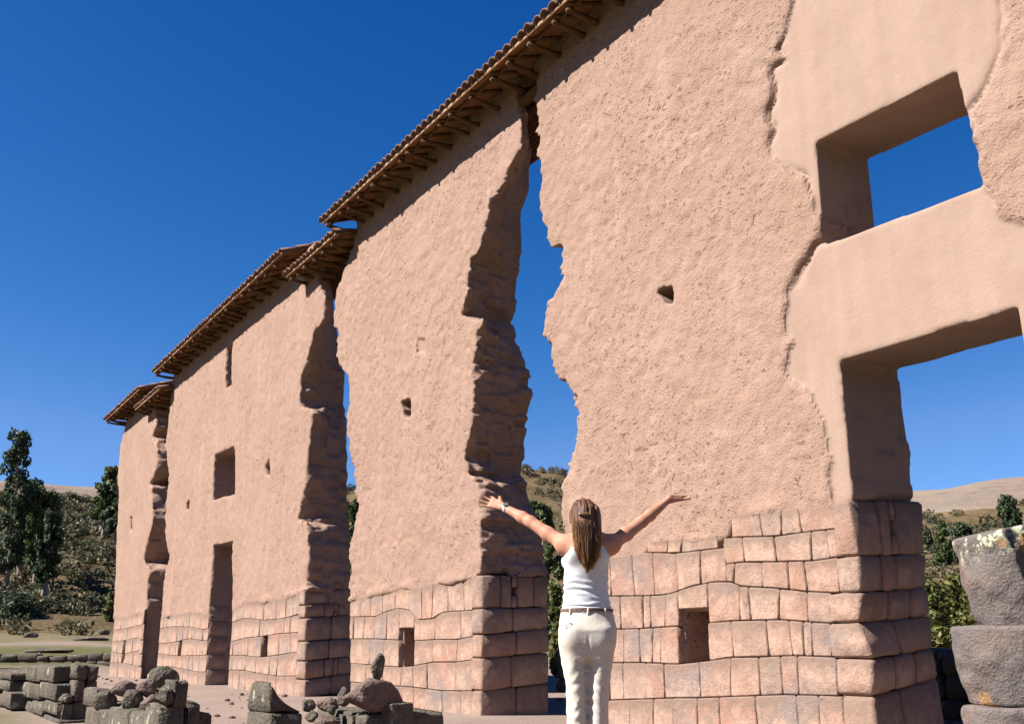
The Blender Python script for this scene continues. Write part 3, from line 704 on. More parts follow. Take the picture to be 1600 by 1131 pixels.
adobe(wd, df, db, .06, ztD, niches=[(rect(190, 1001, 197, 1029), .4)], holes=[(rect(203, 808, 206, 828), .3)], seed=4, ztop=8.2)
rows(wd, dl[-2][0], F(220, 1000)[0], ztD, 5, 37, gaps=[gp(190, 1001, 197, 1029)], wmin=.4, wmax=.8)
endblocks(wd, F(220, 1000)[0], [(227, 952), (226, 975), (225, 1000), (223, 1022), (222, 1042), (221, 1064)], [(252, 952), (251, 973), (250, 997), (249, 1018), (248, 1037), (247, 1056)], [[0, .5, 1]], 6)

# the near wall goes on right of its doorway
rows(wa, -4.12, XR - .0, lambda X: ztA(X) + .01, 6, 43, wmin=.28, wmax=.55)

# ------------------------------------------------------------------ roofs
def tile_mesh(rad=.088, ln=.42, th=.014, n=7):
    V = []; Fc = []
    for y, r in ((0, rad), (ln, rad * .86)):
        for rr in (r, r - th):
            for k in range(n):
                a = math.pi * k / (n - 1); V.append((rr * math.cos(a), y, rr * math.sin(a) * .9))
    for k in range(n - 1):
        Fc += [(k, k + 1, 2 * n + k + 1, 2 * n + k)]                       # outer
        Fc += [(n + k + 1, n + k, 3 * n + k, 3 * n + k + 1)]                # inner
        Fc += [(k + 1, k, n + k, n + k + 1), (2 * n + k, 2 * n + k + 1, 3 * n + k + 1, 3 * n + k)]
    Fc += [(0, 2 * n, 3 * n, n), (n - 1, 2 * n - 1, 4 * n - 1, 3 * n - 1)]
    return mesh('tile', V, Fc)
TM = tile_mesh()
def roof(label, x0, x1, zE, over, pitch, single, dark=False, half=T / 2, step=.45, sp=.178, poles=True):
    o = empty('tile_roof', ((x0 + x1) / 2, D, zE), label, 'roof', 'tiled roofs capping the ruin walls')
    tp = math.tan(R(pitch)); run = over + half; yR = D + half; zR = zE + run * tp
    inv = Matrix.Translation((-(x0 + x1) / 2, -D, -zE)); off = np.array([-(x0 + x1) / 2, -D, -zE])
    rng = random.Random(int(abs(x0 * 100)))
    # cane ceiling: canes run along the roof
    mb = MB(); nc = int(run / math.cos(R(pitch)) / .034)
    for sgn in (-1, 1):
        for k in range(nc + 1):
            t = k / nc; y = yR + sgn * run * (1 - t); z = zE + run * t * tp + .02
            a = x0 + rng.uniform(-.04, .02); b = x1 + rng.uniform(-.02, .04); seg = 6; pts = [(a + (b - a) * q / seg, y + rng.uniform(-.004, .004), z + rng.uniform(-.006, .006)) for q in range(seg + 1)]
            mb.add(*tube([np.array(p) + off for p in pts], .0165, 5))
    c = link('cane_ceiling', mb.mesh('cane_ceiling'), CANE, o); c['kind'] = 'stuff'
    # mud bed under the tiles
    prof = [(yR - run, zE + .035), (yR, zR + .035), (yR + run, zE + .035), (yR + run, zE + .075), (yR, zR + .075), (yR - run, zE + .075)]
    V = [np.array((x, y, z)) + off for x in (x0, x1) for y, z in prof]
    link('mud_bed', mesh('mud_bed', V, [(0, 1, 4, 5), (1, 2, 3, 4), (7, 6, 11, 10), (8, 7, 10, 9), (0, 6, 7, 1), (1, 7, 8, 2), (2, 8, 9, 3), (3, 9, 10, 4), (4, 10, 11, 5), (5, 11, 6, 0)]), ADOBE, o, smooth=False)
    # tiles: the eave row one by one, the rest of the field as one part
    n = int((x1 - x0) / sp); field = MB(); sl = run / math.cos(R(pitch)); rowsn = max(2, round(sl / .36)); eave = 0
    tv = [Vector(v.co) for v in TM.vertices]; tf = [tuple(p.vertices) for p in TM.polygons]
    for sgn in (1, -1):
        for r in range(rowsn):
            for i in range(n + 1):
                x = x0 + (x1 - x0) * (i + .0) / n; dd = -.05 + r * (sl - .30) / (rowsn - 1) + rng.uniform(-.02, .02)
                y = yR - sgn * (run - dd * math.cos(R(pitch))); z = zE + dd * math.sin(R(pitch)) + .075 + r * .004 + rng.uniform(-.004, .004)
                M = Matrix.Translation((x, y, z)) @ Matrix.Rotation(0 if sgn > 0 else math.pi, 4, 'Z') @ Matrix.Rotation(R(pitch - 2) , 4, 'X') @ Matrix.Rotation(rng.uniform(-.07, .07), 4, 'Z')
                if single and sgn > 0 and r == 0 and i < 80:
                    t = link('tile', TM, TILE, o); t.matrix_local = inv @ M
                else: field.add([inv @ M @ v for v in tv], tf)
    q = link('tile_field', field.mesh('tile_field'), TILE, o); q['kind'] = 'stuff'
    rt = MB(); k = int((x1 - x0) / .4)
    for i in range(k):
        M = inv @ Matrix.Translation((x0 + i * .4 + .2, yR, zR + .09)) @ Matrix.Rotation(math.pi / 2, 4, 'Z') @ Matrix.Translation((0, -.21, 0)); rt.add([M @ v for v in tv], tf)
    link('ridge_tiles', rt.mesh('ridge_tiles'), TILE, o)['kind'] = 'stuff'
    # poles: level outriggers let into the wall and sloping rafters over them
    xx = x0 + .12
    while xx < x1 - .05 and poles:
        ra = rng.uniform(.024, .046); sk = rng.uniform(-.12, .12)
        me = mesh('roof_pole', *tube([np.array((xx + sk, D + .3, zE - .085 + rng.uniform(-.02, .02))) + off, np.array((xx + sk * .5, D - over * .4, zE - .075)) + off, np.array((xx, D - over + .02 + rng.uniform(-.01, .03), zE - .05)) + off], [ra * 1.25, ra, ra * .8], 8))
        link('roof_pole', me, WOOD, o)
        me = mesh('rafter', *tube([np.array((xx + .05, D - over + .02, zE - .012)) + off, np.array((xx + .05, D - over + run, zR - .012)) + off], [.022, .026], 7)); link('rafter', me, WOOD, o)
        xx += step * rng.uniform(.6, 1.35)
    # eave pole the canes are lashed to, and the wall plate
    seg = 14; pts = [np.array((x0 + (x1 - x0) * i / seg, D - over + .12, zE + .005 + rng.uniform(-.006, .006))) + off for i in range(seg + 1)]
    link('eave_pole', mesh('eave_pole', *tube(pts, .02, 7)), WOOD, o)
    return o, off
E1 = onY(505, 350, D - .5); 
rAB, off = roof('highest tiled roof with poles under its eaves, over the near wall and the pier', E1[0], XR - .1, 8.03, .5, 19, True)
b0 = np.array(onY(765, 205, D + .02)); b1_ = np.array(onY(833, 160, D + .02)); b1_[2] = b0[2]
for dy in (.08, .3):
    me = mesh('lintel_beam', *tube([np.array((-12.6, D + dy, 7.80)) + off, np.array((-11.4, D + dy, 7.82)) + off, np.array((-9.9, D + dy, 7.83)) + off], [.075, .07, .075], 10)); link('lintel_beam', me, WOOD, rAB)
roof('long tiled roof over the wall piece with the dark doorway', onY(240, 585, D - .5)[0], -19.06, 8.18, .5, 21, False, step=.5)
roof('small low tiled roof over the ragged end beside the tall pier', -19.0, -16.5, 7.72, .38, 14, False, half=.4)
roof('tiled roof over the farthest wall piece, jutting past its left end', onY(165, 655, D - .5)[0], -31.75, 8.08, .5, 18, False, step=.55)
roof('small low tiled roof over the ragged end of the farthest wall piece', -32.6, -29.6, 7.66, .38, 14, False, half=.4, step=.55)

# ------------------------------------------------------------------ low field wall in the shade behind the temple wall
def drywall(name, label, cat, pts, hgt, thick, mat, seed, group=None, lmin=.25, lmax=.5, ch=.2, base=-.05):
    """low wall of rough stones along pts [(x, y)], every stone a piece of its own"""
    o = empty(name, (pts[0][0], pts[0][1], 0), label, cat, group, True); rng = random.Random(seed)
    for (xa, ya), (xb, yb) in zip(pts[:-1], pts[1:]):
        L = math.hypot(xb - xa, yb - ya); dx, dy = (xb - xa) / L, (yb - ya) / L; nx, ny = -dy, dx
        z = base; nrow = max(1, round(hgt / ch))
        for r in range(nrow):
            s = 0; hh = hgt / nrow
            while s < L - .02:
                l = min(rng.uniform(lmin, lmax), L - s); 
                if L - s - l < lmin * .5: l = L - s
                top = z + hh * (1 if r < nrow - 1 else rng.uniform(.7, 1.25)); t = thick * rng.uniform(.85, 1.1) / 2
                c8 = [[[None] * 2 for _ in range(2)] for _ in range(2)]
                for u, q in ((0, s + .008), (1, s + l - .008)):
                    for v, e in ((0, -t), (1, t)):
                        for w_, zz in ((0, z + .004), (1, top - .004)):
                            c8[u][v][w_] = (xa + dx * q + nx * e + rng.uniform(-.02, .02), ya + dy * q + ny * e, zz + rng.uniform(-.015, .015))
                link('stone', block_mesh(c8, .025, .2, rng.randrange(9999), .012), mat, o); s += l
            z += hh
    return o
drywall('stone_wall', 'low dark fieldstone wall in the shade behind the temple wall', 'stone wall', [(-17.5, 11.6), (-1.5, 10.6)], .82, .5, ROCKG, 3, None, .35, .7, .28)
dw = []
for px in (-60, 60, 190): q = onR(px, 1050, 36.3); dw.append((q[0], q[1]))
drywall('stone_wall', 'long low stone terrace wall along the grass field at far left', 'stone wall', dw, .62, .5, ROCKG, 4, None, .3, .7, .2)

# ------------------------------------------------------------------ rocks and ruins in the foreground
def rock_mesh(sx, sy, sz, seed, cuts=9, rough=.05, sub=3, name='rock'):
    rng = random.Random(seed); bm = bmesh.new(); bmesh.ops.create_icosphere(bm, subdivisions=sub, radius=1)
    pls = []
    for k in range(cuts):
        v = Vector((rng.gauss(0, 1), rng.gauss(0, 1), rng.gauss(0, .8))).normalized(); pls.append((v, rng.uniform(.55, .82)))
    P = []
    for v in bm.verts:
        p = v.co * 1.05
        for q, dd in pls:
            e = p.dot(q) - dd
            if e > 0: p = p - q * e * .95
        P.append(p)
    P = np.array(P); mx = np.abs(P).max(0); P = P / mx
    P = P * (1 + rough * pnoise(P, .5, seed % 17)[:, None] + rough * .5 * pnoise(P, .2, seed % 13)[:, None])
    for v, p in zip(bm.verts, P): v.co = (p[0] * sx / 2, p[1] * sy / 2, p[2] * sz / 2)
    me = bpy.data.meshes.new(name); bm.to_mesh(me); bm.free(); return me
def rock_at(x0, y0, x1, y1, d, label, mat=None, seed=1, depth=.9, rot=0., tilt=0., name='rock', cuts=9, cat='rock', group='loose rocks among the ruins', rough=.05):
    """loose rock filling the sight-line box x0..x1, y0..y1 at forward distance d"""
    c = onR((x0 + x1) / 2, (y0 + y1) / 2, d); a = onR(x0, (y0 + y1) / 2, d); b = onR(x1, (y0 + y1) / 2, d); t = onR((x0 + x1) / 2, y0, d); u = onR((x0 + x1) / 2, y1, d)
    wd = np.linalg.norm(a - b); hh = np.linalg.norm(t - u)
    o = link(name, rock_mesh(wd, wd * depth, hh, seed, cuts, rough), mat or ROCKG); o.location = c
    o.rotation_euler = (tilt, tilt * .5, R(FWD_ANG - 90) + rot); return tag(o, label, cat, group)
def corner_block(parent, xc, xl, xr, yt, yb, d, mat=ROCKG, zb=None, seed=None, bulge=.012, lift=None, name='stone', e=.07, jit=.006):
    """block lying along the temple's axes: lit front from xl to the corner xc, shaded side from xc to xr"""
    p = onR(xc, yb, d); top = onR(xc, yt, d)[2]
    q = onY(xl, yb, p[1])[0]; r = onX(xr, yb, p[0])[1]
    z0 = p[2] if zb is None else zb
    return link(name, block_mesh(box8(q, p[0], p[1], r, z0, top), bulge, e, seed or sd_(), jit), mat, parent)

# ruin 1: walled ring at the left
r1 = empty('ruin_wall', tuple(onZ(83, 1125)), 'low stepped ruin of fitted grey blocks, second from the left edge', 'ruin', 'low stone ruins in front of the wall', True)
d1 = float((onZ(83, 1127) - CP) @ HF)
def block_row(parent, Y, cells, depth, zb=None, e=.09, jit=.008, mat=ROCKG):
    for (xa, xb, yt, yb) in cells:
        p, q = onY(xa, yb, Y), onY(xb, yb, Y); t = onY((xa + xb) / 2, yt, Y)[2]; dy = random.uniform(-.02, .02)
        link('stone', block_mesh(box8(p[0] + .004, q[0] - .004, Y + dy, Y + depth, q[2] + .003 if zb is None else zb, t), .018, e, sd_(), jit), mat, parent)
def rock_y(x0, y0, x1, y1, Y, *a, **k):
    d = float((onY((x0 + x1) / 2, (y0 + y1) / 2, Y) - CP) @ HF); return rock_at(x0, y0, x1, y1, d, *a, **k)
Y1 = onZ(83, 1127)[1]
block_row(r1, Y1, [(30, 58, 1040, 1066), (58, 84, 1039, 1066), (28, 60, 1066, 1094), (60, 86, 1066, 1095), (25, 50, 1094, 1117), (50, 67, 1095, 1118), (67, 88, 1095, 1118), (24, 54, 1117, 1132), (54, 90, 1118, 1132)], .4)
pc = onY(88, 1127, Y1)
def side_blocks(parent, X, spans, d_ref, zrows, thick=.45, mat=ROCKG):
    for (ya, yb, z0, z1) in spans:
        link('stone', block_mesh(box8(X - thick, X + random.uniform(-.02, .02), ya + .006, yb - .006, z0 + .004, z1 - .004), .015, .12, sd_(), .012), mat, parent)
ye = onX(151, 1090, pc[0])[1]; ys_ = onX(98, 1100, pc[0])[1]; ymid = onX(114, 1100, pc[0])[1]
zt_ = lambda px, py: onX(px, py, pc[0])[2]
link('stone', block_mesh(box8(pc[0] - .34, pc[0] - .07, pc[1] + .08, ye - .05, -.05, .2), .02, .1, 79, .02), ROCKG, r1)
side_blocks(r1, pc[0] - .02, [(ys_, ymid, -.05, .2), (ymid, ye, -.05, .22), (ys_, ymid, .2, zt_(104, 1086)), (ymid, (ymid + ye) / 2, .22, .45), ((ymid + ye) / 2, ye, .22, .44), (ymid, (ymid + ye) / 2, .45, zt_(120, 1038)), ((ymid + ye) / 2, ye, .44, zt_(140, 1040))], d1, None)
for k, (a, b, c, d_) in enumerate([(92, 1062, 112, 1078), (104, 1050, 120, 1068), (84, 1056, 100, 1070)]):
    rock_at(a, b, c, d_, d1 + .75, ['small grey rubble stone lying in the stepped ruin', 'upper rubble stone against the tall end of the stepped ruin', 'rubble stone behind the corner of the stepped ruin'][k], seed=40 + k)
# ruin 0: at the picture's left edge
r0 = empty('ruin_wall', tuple(onZ(5, 1112)), 'dark block ruin cut off by the left edge of the photo', 'ruin', 'low stone ruins in front of the wall', True)
d0 = float((onZ(5, 1106) - CP) @ HF)
block_row(r0, onZ(5, 1106)[1], [(-30, 2, 1080, 1108), (2, 16, 1079, 1108), (-30, -4, 1062, 1080), (-4, 15, 1062, 1080), (-30, 17, 1047, 1062)], .8)
# ruin 2: enclosure with boulders on it
d2 = 9.6
r2 = empty('ruin_wall', tuple(onR(200, 1150, d2) * np.array([1, 1, 0])), 'square ruin of grey blocks heaped with boulders, near the lower left corner', 'ruin', 'low stone ruins in front of the wall', True)
Y2 = onR(147, 1150, d2)[1]
block_row(r2, Y2, [(129, 156, 1106, 1150), (156, 170, 1109, 1150), (170, 200, 1107, 1150), (200, 224, 1113, 1150), (224, 246, 1100, 1150)], .17, zb=-.05)
block_row(r2, Y2 + .02, [(129, 148, 1075, 1106)], .12)
pc2 = onY(247, 1131, Y2); yy = [onX(x, 1110, pc2[0])[1] for x in (247, 268, 291)]
zz = onX(268, 1068, pc2[0])[2]
zq = onX(268, 1100, pc2[0])[2]
side_blocks(r2, pc2[0], [(Y2 + .03, yy[1], zq, zz - .04), (yy[1], yy[2], zq - .03, zz + .02), (Y2 + .18, yy[2] + .02, -.05, zq - .03)], d2, None, .3)
p0, p1 = onY(131, 1120, Y2), onY(240, 1120, Y2)
link('stone', block_mesh(box8(p0[0], p1[0] - .3, Y2 + .16, Y2 + .5, -.05, onY(170, 1094, Y2 + .2)[2]), .03, .12, 77, .02), ROCKG, r2)
link('stone', block_mesh(box8(p1[0] - .95, p1[0] - .31, Y2 + .16, Y2 + .42, -.05, onY(215, 1090, Y2 + .2)[2]), .03, .12, 79, .02), ROCKG, r2)
rk = [(146, 1076, 188, 1114, .08, 'angular boulder leaning at the left front of the boulder-heaped ruin', ROCKG, .2), (184, 1076, 224, 1116, .07, 'blocky dark boulder in the middle front of the boulder-heaped ruin', ROCKG, 0), (172, 1062, 228, 1088, .22, 'flat pinkish slab lying on the back of the boulder-heaped ruin', ROCKP, .3), (216, 1084, 250, 1116, .1, 'purple-grey boulder wedged low beside the side wall of the boulder-heaped ruin', ROCKP, .5), (212, 1062, 250, 1094, .2, 'pale pink rounded stone below the tilted top block', ROCKP, .1), (140, 1078, 178, 1096, .25, 'long dark stone at the back left of the boulder-heaped ruin', ROCKG, .4)]
for k, (a, b, c, e, dy, lb, m, ro) in enumerate(rk): rock_y(a, b, c, e, Y2 + dy, lb, m, 60 + k, rot=R(30) + ro, cuts=7)
rock_y(230, 1040, 282, 1080, Y2 + .2, 'large tilted angular block on top of the boulder-heaped ruin', ROCKG, 66, rot=R(58), tilt=.25, cuts=6)
rock_y(250, 1064, 290, 1084, Y2 + .14, 'sloping cap stone under the tilted block, on the side wall', ROCKG, 67, rot=R(60), cuts=6)
# ruin 3: boulders left of the pier
d3 = 8.9
r3 = empty('ruin_wall', tuple(onR(430, 1160, d3) * np.array([1, 1, 0])), 'base blocks carrying a big dark boulder, at the bottom left of centre', 'ruin', 'low stone ruins in front of the wall', True)
corner_block(r3, 420, 383, 470, 1115, 1165, d3, zb=-.05); corner_block(r3, 402, 384, 421, 1140, 1170, d3 - .03, zb=-.05)
r4 = empty('ruin_wall', tuple(onR(610, 1160, d3 - .2) * np.array([1, 1, 0])), 'base block with rubble under the pink boulder in front of the pier', 'ruin', 'low stone ruins in front of the wall', True)
corner_block(r4, 608, 579, 645, 1098, 1160, d3 - .1, zb=-.05)
q4 = onR(545, 1125, d3 + .25); link('stone', block_mesh(box8(q4[0] - .75, q4[0] + .35, q4[1], q4[1] + .7, -.05, onR(545, 1112, d3 + .25)[2]), .02, .1, 78, .02), ROCKG, r4)
for (a, b, c, e) in [(528, 1118, 560, 1170), (556, 1114, 584, 1170), (500, 1122, 530, 1170)]: corner_block(r4, (a + c) // 2 + 4, a, c, b, e, d3 + .1, zb=-.05)
def hexrock(xc, xl, xr, yt, yb, d, label, topl, topr, mat, seed):
    p = onR(xc, yb, d); top = onR(xc, yt, d)[2]; q = onY(xl, yb, p[1])[0]; r = onX(xr, yb, p[0])[1]
    b = box8(q, p[0], p[1], r, p[2], top); b[0][0][1] = (q + .02, p[1] + .02, top + topl); b[0][1][1] = (q + .05, r - .1, top + topl - .05); b[1][1][1] = (p[0] - .12, r - .12, top + topr)
    o = link('rock', block_mesh(b, .02, .1, seed, .012, 'rock'), mat); return tag(o, label, 'rock', 'loose rocks among the ruins')
hexrock(420, 386, 471, 1067, 1114, d3 + .02, 'large dark square boulder with a lit left face, alone on its base block', .0, -.16, ROCKG, 71)
pk = rock_at(534, 1056, 632, 1114, d3 + .05, 'big rough pink boulder with a dark right side, on the base block before the pier', ROCKP, 74, depth=.8, rot=R(35), cuts=10, rough=.09)
rock_at(578, 1019, 605, 1064, d3 + .1, 'pointed upright stone standing on the big pink boulder', ROCKG, 75, depth=.7, rot=R(40), cuts=6)
rock_at(525, 1072, 549, 1104, d3 + .15, 'small grey upright stone at the left end of the pink boulder', ROCKG, 76, rot=R(20), cuts=6)
for k, (a, b, c, e, lb, m) in enumerate([(469, 1089, 494, 1112, 'small dark stone beside the square boulder', ROCKG), (494, 1088, 530, 1112, 'flat tan stone in the rubble between the two boulders', ROCKP), (508, 1100, 528, 1118, 'small whitish stone in the rubble between the two boulders', ROCKG), (476, 1108, 500, 1128, 'lower dark rubble stone right of the square boulder', ROCKG), (488, 1116, 540, 1140, 'pale sloping slab at the bottom edge between the boulders', ROCKP)]):
    rock_at(a, b, c, e, d3 + [.3, .4, .2, .1, -.05][k], lb, m, 80 + k, rot=R(25 * k))
# bits of stone on the field and by the foot of the walls
for k, (a, b, c, e, lb) in enumerate([(33, 989, 60, 1000, 'short dark stone row far out on the field, by the bushes'), (38, 1009, 118, 1018, 'long low slab on the dry field behind the terrace wall'), (108, 991, 172, 999, 'dark wall stub in the field beside the far wall piece'), (55, 1017, 66, 1024, 'single stone on the strip of green grass'), (150, 990, 172, 978, 'pale block by the foot of the hill')]):
    dd = [75, 48, 70, 43, 82][k]; yy0, yy1 = min(b, e), max(b, e); cc = onR((a + c) / 2, yy1, dd); g = height(cc[0], cc[1])
    o = rock_at(a, yy0, c, yy1, dd, lb, ROCKG, 90 + k, depth=.5, cuts=7); o.location.z = g + (yy1 - yy0) / 1720 * dd * .3
rng = random.Random(5); peb = MB()
for k in range(230):
    x = rng.uniform(-34, -5); y = rng.uniform(3.5, 6.4) if k % 3 else rng.uniform(7.6, 10.5)
    r = rng.choice([.015, .02, .025, .03, .055]); M = Matrix.Translation((x, y, r * .2)) @ Matrix.Rotation(rng.uniform(0, 6), 4, 'Z') @ Matrix.Diagonal((r, r * .8, r * .6, 1))
    bm = bmesh.new(); bmesh.ops.create_icosphere(bm, subdivisions=1, radius=1); peb.add([M @ (v.co * rng.uniform(.8, 1.2)) for v in bm.verts], [tuple(v.index for v in f.verts) for f in bm.faces]); bm.free()
gv = link('gravel', peb.mesh('gravel'), ROCKP); gv['kind'] = 'stuff'; gv['label'] = 'loose gravel and stones on the sandy ground along the walls'

# right: stump of a round column
dc = 5.0
def stump_part(name, prof, ytop, ybot, xcen, seed, top_slope=None, broken=True, parent=None, hres=.0125):
    """block of the column: left outline prof [(px, py)], cut level at ytop and ybot"""
    c = onR(xcen, ytop, dc); ctr = c.copy()
    zs = []; rs_ = []
    for px, py in prof:
        p = onR(px, py, dc); zs.append(p[2]); rs_.append(abs((p - onR(xcen, py, dc)) @ HR))
    o = np.argsort(zs); zs = np.array(zs)[o]; rs_ = np.array(rs_)[o]
    z1, z0 = onR(xcen, ytop, dc)[2], onR(xcen, ybot, dc)[2]; rm = rs_.max() + .1
    ax = np.arange(ctr[0] - rm, ctr[0] + rm, hres); ay = np.arange(ctr[1] - rm, ctr[1] + rm, hres); az = np.arange(z0 - .05, z1 + .35, hres)
    X, Y, Z = np.meshgrid(ax - ctr[0], ay - ctr[1], az, indexing='ij')
    sx = X * HR[0] + Y * HR[1]; sf = X * HF[0] + Y * HF[1]           # across and along the view
    V = np.sqrt(sx ** 2 + (sf * 1.0) ** 2) - np.interp(Z, zs, rs_)
    V = V - .014 * gnoise((ax, ay, az), (.12, .12, .12), seed) - .008 * gnoise((ax, ay, az), (.05, .05, .05), seed + 1)
    if broken:
        br = sx * .55 - sf * .83 - broken; V = np.maximum(V, br - .035 * gnoise((ax, ay, az), (.1, .1, .08), seed + 2) - .03 * gnoise((ax, ay, az), (.035, .035, .035), seed + 3))
    tp = z1 + (0 if top_slope is None else top_slope * (sx + rm)) + .008 * gnoise((ax, ay, az), (.08, .08, .2), seed + 4)
    for lim in (Z - tp, z0 - Z):                                   # slightly rounded arrises
        e = .02; a = np.maximum(V + e, 0); b = np.maximum(lim + e, 0); V = np.minimum(np.maximum(V, lim), np.maximum(V, lim)) * 0 + np.where((V > -e) & (lim > -e), np.sqrt(a * a + b * b) - e, np.maximum(V, lim))
    P, Q = nets(V, (ax[0], ay[0], az[0]), (hres,) * 3)
    return link(name, mesh(name, P, Q), COLST, parent)
def mat_column():
    m = NT('column_stone', .95, .1)
    n1 = m.noise(3.5, 5, .65); n2 = m.noise(26, 5, .7); n3 = m.noise(90, 3, .7)
    c = m.ramp(n1, [(.35, (0.112, 0.101, 0.094)), (.52, (0.144, 0.119, 0.108)), (.68, (0.194, 0.122, 0.097))])
    c = m.mix(m.ramp(n2, [(.5, 0.), (.7, .7)]), c, (.085, .07, .065))
    c = m.mix(m.ramp(n3, [(.6, 0.), (.75, .5)]), c, (0.238, 0.209, 0.187))
    q = m.n('ShaderNodeSeparateXYZ'); m.inp(q.inputs[0], m.co)
    zm = m.ramp(m.math('MULTIPLY', q.outputs[2], .5), [(.575, 0.), (.63, 1.)])
    lic = m.math('MULTIPLY', zm, m.ramp(m.noise(15, 6, .75), [(.53, 0.), (.585, 1.)]))
    c = m.mix(lic, c, m.ramp(n2, [(.4, (.42, .43, .25)), (.6, (.58, .58, .42))]))
    och = m.ramp(m.noise(6, 4, .6), [(.63, 0.), (.68, .8)]); c = m.mix(och, c, (.30, .17, .07))
    return m.done(c, m.math('ADD', m.math('ADD', n2, m.math('MULTIPLY', n3, 1.4)), m.math('MULTIPLY', m.vor(60), .4)), .7, .012)
COLST = mat_column()
cs = empty('column_stump', tuple(onZ(1600, 1286)), 'round stone column stump with pale lichen on top, at the right edge', 'column', None, True)
stump_part('drum', [(1499, 840), (1503, 870), (1506, 913), (1518, 965), (1526, 989)], 846, 988, 1604, 301, .18, .105, cs)
stump_part('drum', [(1487, 979), (1489, 1005), (1491, 1034), (1508, 1096)], 978, 1102, 1604, 311, None, .19, cs)
stump_part('drum', [(1507, 1098), (1510, 1150), (1514, 1300)], 1102, 1290, 1604, 321, None, .2, cs, .016)

# ------------------------------------------------------------------ plants
def leaf_cloud(ctrs, rads, n, size, rng, flat=.75, up=.3, droop=0.):
    """leaf-sized quads spread through clumps"""
    ctrs = np.array(ctrs); rads = np.array(rads); wv = rads ** 2.2; k = rng.choice(len(ctrs), n, p=wv / wv.sum())
    d = rng.normal(size=(n, 3)); d /= np.linalg.norm(d, axis=1)[:, None]; rr = rng.uniform(.25, 1, n) ** .5
    P = ctrs[k] + d * (rads[k] * rr)[:, None] * np.array([1, 1, flat])
    nrm = d * .6 + rng.normal(size=(n, 3)) * .6 + np.array([0, 0, up]); nrm /= np.linalg.norm(nrm, axis=1)[:, None]
    u = np.cross(nrm, rng.normal(size=(n, 3)) + np.array([0, 0, droop * 3])); u /= np.linalg.norm(u, axis=1)[:, None]; v = np.cross(nrm, u)
    if droop: u, v = v, u
    s = size * rng.uniform(.6, 1.35, n)[:, None]; a, b = u * s, v * s * .5
    V = np.stack([P - a, P + b - a * .1, P + a, P - b - a * .1], 1).reshape(-1, 3); Q = np.arange(4 * n).reshape(-1, 4)
    tint = np.repeat(np.clip(rng.normal(.42, .2, n) + .12 * rng.normal(size=len(ctrs))[k], 0, 1), 4)
    return V, Q, tint
def tree(name, label, base, hgt, wid, mat, seed, kind='gum', n=2600, leaf=.28, group=None, trunk=.25, crown0=.3, cat='tree'):
    rng = np.random.default_rng(seed); o = empty(name, tuple(base), label, cat, group)
    lean = rng.normal(size=2) * .03 * hgt
    def axis(t): return np.array([lean[0] * t * t, lean[1] * t * t, hgt * t])
    tb = MB(); tb.add(*tube([axis(t) + np.array([rng.normal() * .01 * hgt * (t > .05), rng.normal() * .01 * hgt * (t > .05), 0]) for t in np.linspace(-.02, .93, 9)], [trunk * (1 - .85 * t) for t in np.linspace(0, 1, 9)], 8))
    C, Rd = [], []; m = {'gum': 46, 'cone': 40, 'weep': 30, 'bush': 34}[kind]; n = int(n * 1.9); trunk *= .6
    for i in range(m):
        t = crown0 + (1 - crown0) * (i + rng.uniform(0, .9)) / m
        if kind == 'gum': prof = .42 + .58 * math.sin(math.pi * min(1, (t - crown0) / (1 - crown0) * .8 + .15)); r = wid * .5 * prof * rng.uniform(.25, 1.0); cr = wid * rng.uniform(.13, .24)
        elif kind == 'cone': prof = max(.08, 1 - (t - crown0) / (1 - crown0)) ** .75; r = wid * .5 * prof * rng.uniform(.3, .85); cr = wid * (.07 + .16 * prof) * rng.uniform(.8, 1.2)
        elif kind == 'weep': prof = .6 + .4 * math.sin(math.pi * (t - crown0) / (1 - crown0)); r = wid * .5 * prof * rng.uniform(.3, 1.); cr = wid * rng.uniform(.14, .24)
        else: prof = math.sqrt(max(.05, 1 - ((t - .35) / .7) ** 2)); r = wid * .5 * prof * rng.uniform(.2, .9); cr = wid * rng.uniform(.14, .24)
        a = rng.uniform(0, 2 * math.pi); st = axis(max(.05, t - .12)); c = axis(min(t, .97)) + np.array([math.cos(a) * r, math.sin(a) * r, 0])
        C.append(c); Rd.append(cr)
        if r > wid * .12: tb.add(*tube([st, (st + c) / 2 + np.array([0, 0, .03 * hgt]), c], [trunk * .3 * (1 - .6 * t), trunk * .2 * (1 - .6 * t), trunk * .08], 5, False))
    link('trunk', tb.mesh('trunk'), BARK, o)
    V, Q, tint = leaf_cloud(C, Rd, n, leaf, rng, flat={'gum': 1.05, 'cone': 1.1, 'weep': 1.7, 'bush': .9}[kind], droop=.5 if kind in ('weep', 'gum') else 0)
    me = mesh('crown', V, Q); fattr(me, 'tint', tint); link('crown', me, mat, o, smooth=False); return o
def tree_px(x, ytop, ybase, d, wpx, label, mat, seed, kind, n=2600, leafpx=2.3, group=None, name='tree', **kw):
    p = onR(x, ybase, d); g = height(p[0], p[1]); top = onR(x, ytop, d)[2]
    s = d * 1.0 / 1720
    return tree(name, label, (p[0], p[1], g - .1), top - g, wpx * s, mat, seed, kind, n, leafpx * s * 1.5, group, trunk=kw.pop('trunk', .2), **kw)
GL = 'tall gum trees on the slope at the left'
tree_px(4, 674, 955, 105, 58, 'tallest gum tree with loose dark tufts, cut off by the left edge of the photo', LEAFD, 201, 'gum', 3000, group=GL, name='gum_tree', crown0=.16, trunk=.24)
tree_px(48, 768, 955, 108, 58, 'bushy round-topped gum tree, second of the left clump, with bare pale trunk foot', LEAFM, 202, 'gum', 3000, group=GL, name='gum_tree', crown0=.3, trunk=.35)
